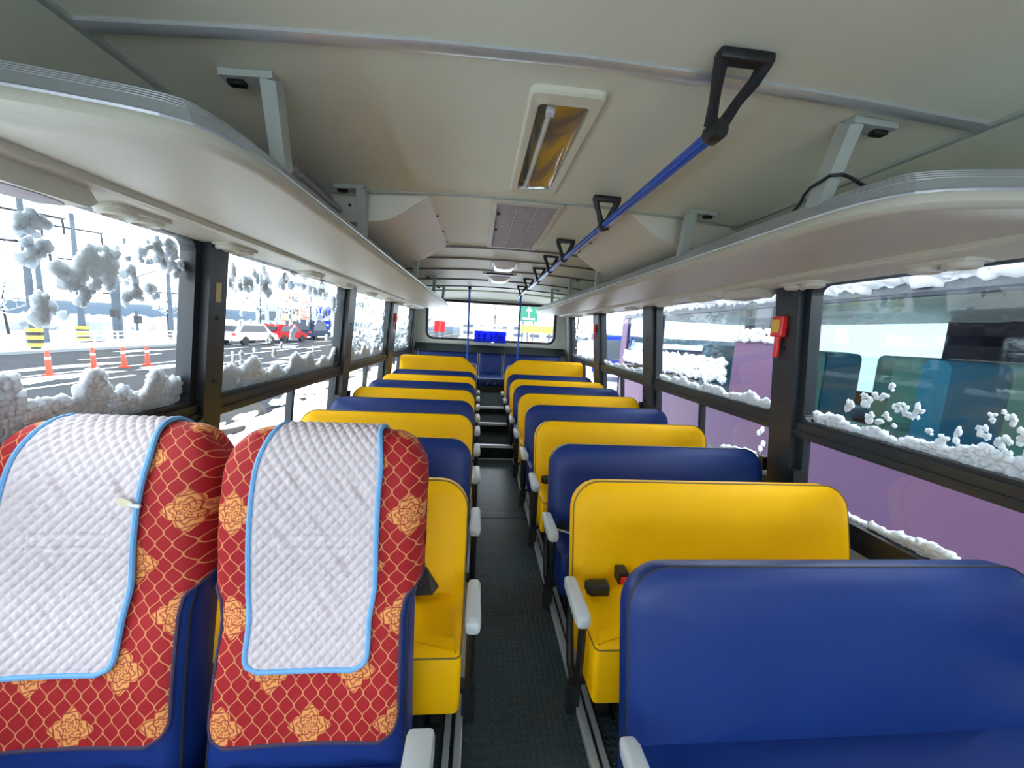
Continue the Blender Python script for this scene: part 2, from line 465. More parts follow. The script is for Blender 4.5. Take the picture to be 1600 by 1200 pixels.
win_n = 0
WALLS = {}
for s, side in ((-1, 'left'), (1, 'right')):
    bays = BAYS[s]
    bm = bmesh.new()
    wall_box(bm, s, Y0, Y1 + 0.05, -0.10, 0.33, 0.0, 0.05)        # lower panel
    wall_box(bm, s, Y0, Y1 + 0.05, ZT + 0.03, 1.46, 0.02, 0.05)   # header behind the rack
    w = structure(obj('wall_' + side, bm, 'wall_grey'), 'grey lower side panel of the bus')
    WALLS[s] = w
    obj('sill_rail', wbx(s, Y0, bays[-1][1] + 0.05, 0.33, ZL0, 0.025, 0.05), 'frame_black', w)
    # corner panel at the rear
    o = obj('corner_panel', wbx(s, bays[-1][1] + 0.10, Y1 + 0.03, 0.33, 1.30, 0.012, 0.04), 'wall_grey', w)
    for z in (0.95, 1.12):
        obj('screw', tb([(s * (wx(z) - 0.012), Y1 - 0.1, z), (s * (wx(z) - 0.018), Y1 - 0.1, z)], 0.012, 8), 'chrome', o)
    # pillars between the bays
    edges = [(Y0, bays[0][0])] + [(a[1], b[0]) for a, b in zip(bays, bays[1:])] + [(bays[-1][1], bays[-1][1] + 0.10)]
    for k, (a, b) in enumerate(edges):
        p = obj('pillar', wbx(s, a + 0.028, b - 0.028 if k < len(edges) - 1 else b, 0.33, ZT + 0.05, 0.045, 0.045), 'frame_black', w)
        for z in (0.55, 0.80, 1.02):
            y = (a + b) / 2
            obj('bolt', tb([(s * (wx(z) - 0.044), y, z), (s * (wx(z) - 0.049), y, z)], 0.007, 8), 'rubber', p)
        if 1 <= k <= 3:
            for dy in (-1, 1):   # sash latches of the lower panes
                yy = (b + 0.0 if dy > 0 else a - 0.0)
                obj('sash_latch', wbx(s, yy - 0.014, yy + 0.014, 0.47, 0.53, 0.055, 0.0), 'black_plastic', p)
    for k, (a, b) in enumerate(bays):
        win_n += 1
        we = structure(empty('window_%d' % win_n, (s * 1.15, (a + b) / 2, 0.42)), None)
        bm = bmesh.new()
        off = Vector((-s * 1.15, -(a + b) / 2, -0.42))
        rounded_frame(bm, s, a, b, ZB, ZT, 0.035, a - 0.03, b + 0.03, ZB - 0.012, ZT + 0.05, 0.018, 0.03)
        bmesh.ops.translate(bm, verts=bm.verts, vec=off); obj('frame', bm, 'frame_black', we)
        for nm, bm, m in (('mid_rail', wbx(s, a - 0.03, b + 0.03, ZL1, ZB - 0.012, 0.03, 0.03), 'frame_black'),
                          ('rail_lip', wbx(s, a - 0.03, b + 0.03, ZL1 + 0.018, ZL1 + 0.030, 0.038, 0.0), 'rubber'),
                          ('upper_pane', wbx(s, a - 0.012, b + 0.012, ZB - 0.01, ZT + 0.012, -0.006, 0.010), 'window_glass'),
                          ('lower_pane', wbx(s, a - 0.02, (a + b) / 2 + 0.01, ZL0 - 0.01, ZL1 + 0.01, -0.004, 0.008), 'window_glass'),
                          ('lower_pane', wbx(s, (a + b) / 2 + 0.012, b + 0.02, ZL0 - 0.01, ZL1 + 0.01, -0.012, 0.016), 'window_glass'),
                          ('mullion', wbx(s, (a + b) / 2 - 0.012, (a + b) / 2 + 0.012, ZL0, ZL1, 0.012, 0.02), 'frame_black')):
            bmesh.ops.translate(bm, verts=bm.verts, vec=off); obj(nm, bm, m, we)
        for yy in (a - 0.014, b + 0.014):
            bm = wbx(s, yy - 0.016, yy + 0.016, ZL0, ZL1, 0.012, 0.02)
            bmesh.ops.translate(bm, verts=bm.verts, vec=off); obj('side_rail', bm, 'frame_black', we)
# sticker on the pillar
o = obj('sticker', wbx(-1, 1.408, 1.432, 1.075, 1.140, 0.0465, -0.0445), 'sticker_tan', WALLS[-1])

# rear wall with its window
RW = rrect(-0.945, 0.945, 0.868, 1.425, (0.10, 0.10, 0.13, 0.13), 8)
def ring_plate(bm, inner, outer, ya, yb):
    n = len(inner)
    L = [[bm.verts.new((p[0], y, p[1])) for p in loop] for loop, y in ((inner, ya), (outer, ya), (outer, yb), (inner, yb))]
    for i in range(n):
        j = (i + 1) % n
        for A, B in zip(L, L[1:] + L[:1]): bm.faces.new((A[i], A[j], B[j], B[i]))
def expand(pts, d): return offset_in(pts, -d)
bm = bmesh.new()
big = []
q = len(RW) // 4
for i, p in enumerate(RW):
    k = i // q; j = i % q; c = [(-1.2, 0.30), (1.2, 0.30), (1.2, 1.56), (-1.2, 1.56)][k]
    if j == q // 2: big.append(c)
    elif j < q // 2: big.append((c[0], p[1]) if k in (0, 2) else (p[0], c[1]))
    else: big.append((p[0], c[1]) if k in (0, 2) else (c[0], p[1]))
ring_plate(bm, RW, big, Y1, Y1 + 0.05)
wr = structure(obj('wall_rear', bm, 'wall_grey'), 'grey rear wall around the back window')
obj('lower_wall', bx((-1.2, Y1, -0.1), (1.2, Y1 + 0.05, 0.30)), 'wall_grey', wr)
win_n += 1
rwn = structure(empty('window_%d' % win_n, (0, Y1, 0.868)))
def sh(bm, v): bmesh.ops.translate(bm, verts=bm.verts, vec=v); return bm
bm = bmesh.new(); ring_plate(bm, offset_in(RW, 0.022), expand(RW, 0.012), Y1 - 0.012, Y1 + 0.06); obj('rubber_seal', sh(bm, (0, -Y1, -0.868)), 'rubber', rwn)
bm = bmesh.new(); ring_plate(bm, expand(RW, 0.012), expand(RW, 0.055), Y1 - 0.022, Y1 + 0.0); obj('surround', sh(bm, (0, -Y1, -0.868)), 'wall_grey', rwn)
bm = bmesh.new(); prism(bm, offset_in(RW, 0.005), 'y', Y1 + 0.02, Y1 + 0.028); obj('pane', sh(bm, (0, -Y1, -0.868)), 'window_glass', rwn)
# parcel shelf below the back window
sl = bmesh.new(); prism(sl, [(5.50, 0.70), (Y1, 0.70), (Y1, 0.80), (5.66, 0.80)], 'x', -1.09, 1.09)
trim(sl, 'shelf_green', 'dark green parcel shelf below the back window')

# front wall with the windscreen, behind the camera
bm = bmesh.new()
for a, b in (((-1.2, -0.1), (1.2, 0.42)), ((-1.2, 1.42), (1.2, 1.58)), ((-1.2, 0.42), (-1.06, 1.42)), ((1.06, 0.42), (1.2, 1.42))):
    box(bm, (a[0], Y0 - 0.05, a[1]), (b[0], Y0, b[1]))
wf = structure(obj('wall_front', bm, 'wall_grey'), 'front wall around the windscreen')
win_n += 1
wfn = structure(obj('window_%d' % win_n, bx((-1.07, Y0 - 0.03, 0.41), (1.07, Y0 - 0.02, 1.43)), 'window_glass'))

# ceiling: smooth front panels, slatted rear panels
def ceil_panel(name, ya, yb, dz0, dz1, m, parent=None, gap=0.0):
    bm = bmesh.new()
    A = [bm.verts.new((x, ya + gap, z - (dz0 if abs(x) < 1.05 else 0))) for x, z in CEIL]; B = [bm.verts.new((x, yb - gap, z - (dz1 if abs(x) < 1.05 else 0))) for x, z in CEIL]
    A2 = [bm.verts.new((x, ya + gap, z + 0.04)) for x, z in CEIL]; B2 = [bm.verts.new((x, yb - gap, z + 0.04)) for x, z in CEIL]
    n = len(CEIL)
    for i in range(n - 1):
        bm.faces.new((A[i], B[i], B[i+1], A[i+1])); bm.faces.new((A2[i], A2[i+1], B2[i+1], B2[i]))
        bm.faces.new((A[i], A[i+1], A2[i+1], A2[i])); bm.faces.new((B[i], B2[i], B2[i+1], B[i+1]))
    bm.faces.new((A[0], A2[0], B2[0], B[0])); bm.faces.new((A[-1], B[-1], B2[-1], A2[-1]))
    return obj(name, bm, m, parent, True)
ce = structure(ceil_panel('ceiling', Y0 - 0.05, 5.80, -0.02, -0.02, 'ceiling_grey'), 'pale grey bus ceiling of joined panels')
ceil_panel('ceiling_panel', Y0, 0.83, 0.0, 0.0, 'ceiling_grey', ce)
ceil_panel('ceiling_panel', 0.83, 1.659, 0.0, 0.0, 'ceiling_grey', ce)
ceil_panel('ceiling_panel', 1.659, 2.62, 0.0, 0.0, 'ceiling_grey', ce)
sl_y = [2.62, 3.03, 3.58, 4.28, 4.95, 5.45]
for a, b in zip(sl_y, sl_y[1:]):
    ceil_panel('ceiling_slat', a, b, 0.010, 0.0, 'ceiling_grey', ce, 0.0)
    bm = bmesh.new(); L = [[bm.verts.new((x, a + dy, z + dz)) for dy, dz in ((-0.006, 0.0), (0.0, -0.0125), (0.006, -0.0122))] for x, z in CEIL if abs(x) < 1.0]
    for P, Q in zip(L, L[1:]):
        for i in range(2): bm.faces.new((P[i], P[i+1], Q[i+1], Q[i]))
    obj('slat_joint', bm, 'joint_grey', ce)
ceil_panel('ceiling_slat', 5.45, Y1, 0.02, 0.11, 'ceiling_grey', ce, 0.0)
def cross_trim(y, w, h, m, xs=0.91):
    bm = bmesh.new()
    pts = [(x, z) for x, z in CEIL if abs(x) <= xs + 1e-3]
    L = []
    for x, z in pts:
        L.append([bm.verts.new((x, y + dy, z + dz)) for dy, dz in ((-w/2, 0.004), (-w/2, -h*0.6), (-w/4, -h), (w/4, -h), (w/2, -h*0.6), (w/2, 0.004))])
    for P, Q in zip(L, L[1:]):
        for i in range(6): bm.faces.new((P[i], P[(i+1) % 6], Q[(i+1) % 6], Q[i]))
    bm.faces.new(L[0]); bm.faces.new(L[-1][::-1])
    return trim(bm, m, None, True)
cross_trim(0.83, 0.030, 0.009, 'aluminium')['label'] = 'metal strip across the ceiling, nearest the windscreen'
cross_trim(1.659, 0.022, 0.006, 'bracket_grey')['label'] = 'metal strip across the ceiling by the roof grille'
for s in (-1, 1):
    bm = bmesh.new(); bar(bm, (s * 0.915, Y0, 1.530), (s * 0.915, 2.62, 1.530), 0.016, 0.010); trim(bm, 'bracket_grey', 'long strip where the ceiling turns down')

# ------------------------------------------------------------------ luggage racks
def rack(s):
    t = thing('luggage_rack', 'long cream overhead luggage rack with aluminium lip above the %s windows' % ('roadside' if s < 0 else 'purple bus side'), 'luggage rack', (s * 1.0, 3.0, 1.3), 'overhead luggage racks')
    inv = Vector((-s * 1.0, -3.0, -1.3))
    path = [(0.612, 5.55), (0.612, 3.5), (0.612, 2.0), (0.612, 1.2)]
    ctrl = [(0.612, 1.0), (0.614, 0.80), (0.66, 0.70), (0.80, 0.655), (0.955, 0.625)]
    def bez(P, u):
        P = [Vector(p) for p in P]
        while len(P) > 1: P = [a.lerp(b, u) for a, b in zip(P, P[1:])]
        return P[0]
    fine = [(0.612, 0.98), (0.613, 0.92), (0.617, 0.86), (0.626, 0.81), (0.641, 0.765), (0.664, 0.732), (0.70, 0.708), (0.745, 0.692), (0.80, 0.678), (0.87, 0.662), (0.955, 0.645)]
    path += fine
    N = len(path); nrm = []
    for i in range(N):
        a = Vector(path[max(0, i - 1)]); b = Vector(path[min(N - 1, i + 1)]); d = (b - a).normalized()
        nrm.append(Vector((-d.y, d.x)))      # away from the aisle
    if nrm[0].x < 0: nrm = [-n for n in nrm]
    def sweep(prof, closed=True):
        bm = bmesh.new(); L = []
        for (p, n) in zip(path, nrm):
            L.append([bm.verts.new((s * (p[0] + n.x * a), p[1] + n.y * a, z)) for a, z in prof])
        m = len(prof)
        for P, Q in zip(L, L[1:]):
            for i in range(m if closed else m - 1): bm.faces.new((P[i], P[(i+1) % m], Q[(i+1) % m], Q[i]))
        if closed: bm.faces.new(L[0]); bm.faces.new(L[-1][::-1])
        return sh(bm, inv)
    obj('lip_moulding', sweep([(0.014, 1.310), (0.004, 1.312), (-0.003, 1.320), (-0.003, 1.332), (0.003, 1.340), (0.012, 1.342), (0.02, 1.33)]), 'panel_cream', t, True)
    obj('lip_rail', sweep([(0.006, 1.340), (0.004, 1.345), (0.010, 1.350), (0.030, 1.374), (0.034, 1.374), (0.034, 1.3775), (0.040, 1.3815), (0.044, 1.3805), (0.044, 1.385), (0.050, 1.389), (0.054, 1.388), (0.054, 1.3925), (0.060, 1.3965), (0.064, 1.3955), (0.064, 1.400), (0.071, 1.4045), (0.082, 1.404), (0.084, 1.392), (0.045, 1.36), (0.02, 1.335)]), 'aluminium', t)
    # underside panel and upper tray between the lip and the vent strip
    for nm, za, zb, a_in in (('underside_panel', 1.313, 1.290, 0.012), ('tray', 1.345, 1.330, 0.03)):
        bm = bmesh.new(); L = []
        for (p, n) in zip(path, nrm):
            pi = (p[0] + n.x * a_in, p[1] + n.y * a_in); yo = p[1] if p[1] > 0.98 else 0.645 + (p[1] - 0.645) * 1.0
            L.append([bm.verts.new((s * (pi[0] + (0.955 - pi[0]) * k / 4), pi[1] + (yo - pi[1]) * k / 4, za + (zb - za) * k / 4 - 0.006 * math.sin(PI * k / 4))) for k in range(5)])
        for P, Q in zip(L, L[1:]):
            for i in range(4):
                try: bm.faces.new((P[i], P[i+1], Q[i+1], Q[i]))
                except ValueError: pass
        obj(nm, sh(bm, inv), 'panel_cream', t, True)
    bm = bmesh.new(); prism(bm, [(s * 0.953, 1.276), (s * 0.965, 1.272), (s * 1.095, 1.262), (s * 1.105, 1.30), (s * 1.10, 1.36), (s * 0.953, 1.33)], 'y', Y0 + 0.05, 5.50)
    obj('vent_strip', sh(bm, inv), 'panel_cream', t)
    bm = bmesh.new(); prism(bm, [(s * 0.948, 1.279), (s * 0.950, 1.275), (s * 0.956, 1.275), (s * 0.956, 1.30), (s * 0.948, 1.30)], 'y', 0.60, 5.50)
    obj('seam_strip', sh(bm, inv), 'panel_cream', t)
    # hanging brackets between the lip and the ceiling
    ys = (1.0, 1.645, 2.95, 4.1, 5.1) if s < 0 else (0.93, 1.6, 2.8, 3.67, 4.6)
    for y in ys:
        bm = bmesh.new()
        zt = ceil_z(0.67)
        bar(bm, (s * 0.648, y - 0.045, zt - 0.006), (s * 0.672, y + 0.045, 1.385), 0.040, 0.032, (1, 0, 0))
        bar(bm, (s * 0.636, y - 0.045, zt - 0.008), (s * 0.745, y - 0.045, zt - 0.012), 0.042, 0.014)
        b = obj('hanger', sh(bm, inv), 'bracket_grey', t)
        bm = bmesh.new(); box(bm, (s * 0.70, y - 0.056, zt - 0.028), (s * 0.735, y - 0.036, zt - 0.016), 0.004); obj('hanger_bolt', sh(bm, inv), 'black_plastic', b)
    return t
rack(-1); rack(1)

def air_vent(s, y, label):
    t = thing('air_vent', label, 'air vent', (s * 1.035, y, 1.268), 'air vents under the racks')
    out = rrect(-0.040, 0.040, -0.085, 0.085, 0.02, 4)
    bm = bmesh.new(); prism(bm, out, 'z', -0.008, 0.004); obj('plate', bm, 'panel_cream', t)
    for dy in (-0.04, 0.04):
        bm = bmesh.new(); L = []
        prof = [(0.038, -0.006), (0.036, -0.018), (0.028, -0.022), (0.022, -0.018), (0.018, -0.010)]
        for k in range(18):
            a = 2 * PI * k / 18
            L.append([bm.verts.new((r * math.cos(a), dy + r * math.sin(a), z)) for r, z in prof])
        for k in range(18):
            for i in range(4): bm.faces.new((L[k][i], L[k][i+1], L[(k+1) % 18][i+1], L[(k+1) % 18][i]))
        nz = obj('nozzle', bm, 'panel_cream', t, True)
        bm = bmesh.new(); prism(bm, [(0.022 * math.cos(2*PI*k/14), dy + 0.022 * math.sin(2*PI*k/14)) for k in range(14)], 'z', -0.0115, -0.009)
        obj('opening', bm, 'rubber', nz)
        bm = bmesh.new(); box(bm, (-0.020, dy - 0.005, -0.017), (0.020, dy + 0.005, -0.010)); obj('flap', bm, 'panel_cream', nz)
    return t
ordw = ['first', 'second', 'third', 'fourth', 'fifth', 'sixth', 'seventh', 'eighth', 'ninth', 'tenth']
lv = (1.06, 1.46, 2.08, 2.58, 3.15, 3.70, 4.25, 4.80); rv = (0.95, 1.39, 2.06, 2.50, 3.05, 3.62, 4.20, 4.75)
for ys, s, nm in ((lv, -1, 'roadside'), (rv, 1, 'purple bus side')):
    for i, y in enumerate(ys):
        air_vent(s, y, 'cream twin air nozzle under the %s rack, %s from the back window' % (nm, ordw[len(ys) - 1 - i]))
def speaker(s, y, label):
    t = thing('speaker', label, 'speaker', (s * 1.03, y, 1.268))
    bm = bmesh.new()
    prism(bm, [(-0.11, 0.004), (0.10, 0.004), (0.115, -0.02), (0.095, -0.034), (-0.095, -0.034), (-0.115, -0.02)], 'x', -0.045, 0.05)
    for v in bm.verts: v.co = Vector((v.co.x, v.co.y, v.co.z))
    obj('housing', bm, 'panel_cream', t)
    bm = bmesh.new(); n = 28
    c = bm.verts.new((0, 0, -0.046)); ring = [bm.verts.new((0.040 * math.cos(2*PI*k/n), 0.090 * math.sin(2*PI*k/n), -0.036)) for k in range(n)]
    r2 = [bm.verts.new((0.040 * math.cos(2*PI*k/n), 0.090 * math.sin(2*PI*k/n), -0.030)) for k in range(n)]
    for k in range(n): bm.faces.new((c, ring[k], ring[(k+1) % n])); bm.faces.new((ring[k], r2[k], r2[(k+1) % n], ring[(k+1) % n]))
    obj('grille', bm, 'grille_lilac', t, True)
speaker(-1, 0.80, 'oval speaker with grey grille under the roadside rack')
speaker(1, 1.70, 'oval speaker with grey grille under the purple bus side rack')

# ------------------------------------------------------------------ ceiling fittings
def air_duct(s):
    t = thing('roof_duct', 'pale angular air duct cover on the ceiling above the %s rack' % ('roadside' if s < 0 else 'purple bus side'), 'air duct', (s * 0.7, 2.15, 1.5), 'roof duct covers')
    inv = Vector((-s * 0.7, -2.15, -1.5)); x0 = 0.41 if s < 0 else 0.445
    pts = [(x0, 1.568), (x0 - 0.004, 1.558), (x0 + 0.05, 1.525), (x0 + 0.10, 1.490), (x0 + 0.145, 1.463), (x0 + 0.175, 1.452), (x0 + 0.30, 1.436), (1.0, 1.40), (1.05, 1.44), (0.95, 1.55)]
    bm = bmesh.new(); prism(bm, [(s * a, b) for a, b in pts], 'y', 1.69, 2.62)
    o = obj('cover', sh(bm, inv), 'duct_white', t, True)
    bm = bmesh.new(); bar(bm, (s * (x0 - 0.010), 1.69, 1.560), (s * (x0 - 0.010), 2.62, 1.560), 0.022, 0.006); obj('flange', sh(bm, inv), 'duct_white', t)
    for y in (1.95, 2.25, 2.5):
        bm = bmesh.new(); tube(bm, [(s * (x0 - 0.010), y, 1.562), (s * (x0 - 0.010), y, 1.552)], 0.006, 8); obj('screw', sh(bm, inv), 'rubber', t)
    for y in (1.78,):
        bm = bmesh.new(); tube(bm, [(s * 0.72, 1.692, 1.50), (s * 0.72, 1.684, 1.50)], 0.006, 8); obj('screw', sh(bm, inv), 'rubber', t)
air_duct(-1); air_duct(1)

def main_light():
    t = thing('ceiling_light', 'large cream framed ceiling lamp with clear ribbed lens, unlit', 'ceiling light', (0.0, 1.23, 1.568))
    ho = rrect(-0.088, 0.088, -0.315, 0.315, 0.02, 4); hi = rrect(-0.062, 0.062, -0.262, 0.285, 0.014, 4)
    bm = bmesh.new()
    def loop(p, z): return [bm.verts.new((a, b, z)) for a, b in p]
    L = [loop(ho, 0.004), loop(ho, -0.009), loop(offset_in(ho, 0.006), -0.014), loop(expand(hi, 0.006), -0.013), loop(hi, -0.010), loop(hi, 0.002)]
    n = len(ho)
    for A, B in zip(L, L[1:]):
        for i in range(n): bm.faces.new((A[i], A[(i+1) % n], B[(i+1) % n], B[i]))
    obj('frame', bm, 'light_cream', t, True)
    me = sheet(lambda u, v: (-0.062 + 0.124 * u, -0.262 + 0.547 * v, -0.002 - 0.004 * abs(math.sin(PI * u))), 12, 4)
    new_obj('reflector', me, 'reflector', t)
    for x in (-0.03,):
        bm = bmesh.new(); tube(bm, [(x, -0.22, -0.010), (x, 0.25, -0.010)], 0.0065, 10); o = obj('lamp_tube', bm, 'tube_glass', t, True)
        for y in (-0.235, 0.258):
            bm = bmesh.new(); box(bm, (x - 0.010, y - 0.01, -0.018), (x + 0.010, y + 0.01, -0.002)); obj('lamp_socket', bm, 'white_plastic', o)
    me = sheet(lambda u, v: (-0.064 + 0.128 * u, -0.264 + 0.551 * v, -0.009 - 0.014 * math.sin(PI * u) ** 0.7 * min(1, 6 * v, 6 * (1 - v)) ** 0.5), 16, 24)
    new_obj('lens', me, 'lens_clear', t)
main_light()

def grille():
    t = thing('roof_grille', 'lilac grey return air grille with three mesh panels in the ceiling', 'grille', (0.005, 2.13, 1.568))
    ho = rrect(-0.155, 0.155, -0.45, 0.45, 0.006, 2); hi = rrect(-0.130, 0.130, -0.425, 0.425, 0.004, 2)
    bm = bmesh.new(); L = [[bm.verts.new((a, b, z)) for a, b in p] for p, z in ((ho, 0.004), (ho, -0.010), (hi, -0.012), (hi, 0.0))]
    n = len(ho)
    for A, B in zip(L, L[1:]):
        for i in range(n): bm.faces.new((A[i], A[(i+1) % n], B[(i+1) % n], B[i]))
    obj('frame', bm, 'panel_cream', t)
    for k in range(3):
        x0 = -0.130 + k * 0.0875
        bm = bmesh.new()
        for j in range(34):
            y = -0.42 + j * 0.0252
            box(bm, (x0 + 0.002, y, -0.006), (x0 + 0.083, y + 0.018, -0.002))
        box(bm, (x0 + 0.001, -0.424, -0.0015), (x0 + 0.085, 0.424, 0.001))
        obj('mesh_panel', bm, 'grille_lilac', t)
    for x in (-0.0428, 0.0448):
        obj('divider', bx((x - 0.0018, -0.424, -0.010), (x + 0.0018, 0.424, -0.001)), 'panel_cream', t)
    for y in (-0.28, 0.0): obj('clip', bx((-0.124, y - 0.012, -0.014), (-0.112, y + 0.012, -0.006)), 'rubber', t)
    obj('handle', bx((0.118, 0.20, -0.018), (0.128, 0.34, -0.010)), 'panel_cream', t)
grille()

def dome_lamp(y, label):
    t = thing('dome_lamp', label, 'ceiling light', (-0.003, y, 1.568), None)
    out = rrect(-0.105, 0.105, -0.17, 0.17, 0.035, 6)
    bm = bmesh.new(); L = []
    for d, z in ((0, 0.004), (0, -0.022), (0.006, -0.028)): L.append([bm.verts.new((a, b, z)) for a, b in offset_in(out, d)])
    n = len(out)
    for A, B in zip(L, L[1:]):
        for i in range(n): bm.faces.new((A[i], A[(i+1) % n], B[(i+1) % n], B[i]))
    bm.faces.new(L[-1]); obj('housing', bm, 'white_plastic', t, True)
    def f(u, v):
        x = (u - 0.5) * 2; yv = (v - 0.5) * 2
        return (x * 0.09, yv * 0.15, -0.026 - 0.030 * max(0.0, (1 - x**4)) ** 0.5 * max(0.0, (1 - yv**4)) ** 0.5)
    new_obj('diffuser', sheet(f, 14, 16), 'lamp_white', t)
dome_lamp(3.20, 'white dome lamp on the slatted ceiling, ahead of the slot vent')
dome_lamp(4.02, 'white dome lamp on the slatted ceiling, behind the slot vent')
t = thing('slot_vent', 'narrow white slot vent with dark opening between two dome lamps', 'vent', (-0.01, 3.72, 1.566))
bm = bmesh.new(); box(bm, (-0.16, -0.03, -0.022), (0.16, 0.03, 0.002), 0.006); obj('housing', bm, 'white_plastic', t)
obj('slot', bx((-0.125, -0.034, -0.020), (0.125, -0.026, -0.008)), 'rubber', t)

# blue grab rail with black hangers
def grab_rail():
    hx, hz = 0.293, 1.462
    t = thing('ceiling_grab_rail', 'blue ceiling grab rail hung on black plastic hangers', 'grab rail', (hx, 3.0, hz))
    inv = Vector((-hx, -3.0, -hz))
    bm = bmesh.new(); tube(bm, [(hx, 0.83, hz), (hx, 4.86, hz)], 0.0135, 14); obj('rail', sh(bm, inv), 'blue_pipe', t, True)
    for i, y in enumerate((0.80, 1.55, 2.27, 2.72, 3.25, 3.95, 4.6)):
        zc = ceil_z(hx); slant = 0.045 if i == 0 else 0.012
        bm = bmesh.new()
        for sx in (-1, 1):
            P = [Vector((hx + sx * 0.044, y - slant, zc - 0.010)), Vector((hx + sx * 0.037, y - slant * 0.6, zc - 0.035)), Vector((hx + sx * 0.024, y, hz + 0.045)), Vector((hx + sx * 0.012, y + slant * 0.6, hz + 0.012))]
            tube(bm, P, [0.0135, 0.0115, 0.0100, 0.0125], 8)
        box(bm, (hx - 0.054, y - slant - 0.014, zc - 0.020), (hx + 0.054, y - slant + 0.014, zc + 0.001), 0.006)
        hb = obj('hanger', sh(bm, inv), 'black_plastic', t, True)
        bm = bmesh.new(); tube(bm, [(hx, y + slant * 0.6 - 0.020, hz), (hx, y + slant * 0.6 - 0.014, hz), (hx, y + slant * 0.6 + 0.014, hz), (hx, y + slant * 0.6 + 0.020, hz)], [0.017, 0.021, 0.021, 0.017], 14)
        obj('collar', sh(bm, inv), 'black_plastic', hb, True)
    return t
grab_rail()
for s, x, zt, nm in ((-1, -0.318, 1.545, 'roadside'), (1, 0.318, 1.49, 'purple bus side')):
    t = thing('stanchion_pole', 'blue upright pole at the last yellow bench on the %s' % nm, 'pole', (x, 4.88, 0.0), 'blue upright poles')
    bm = bmesh.new(); tube(bm, [(0, 0, 0.0), (0, 0, zt)], 0.0125, 14); obj('tube', bm, 'blue_pipe', t, True)
    for z0, z1 in ((0.0, 0.02), (zt - 0.03, zt + 0.003)):
        bm = bmesh.new(); tube(bm, [(0, 0, z0), (0, 0, z1)], 0.02, 14); obj('socket', bm, 'black_plastic', t, True)

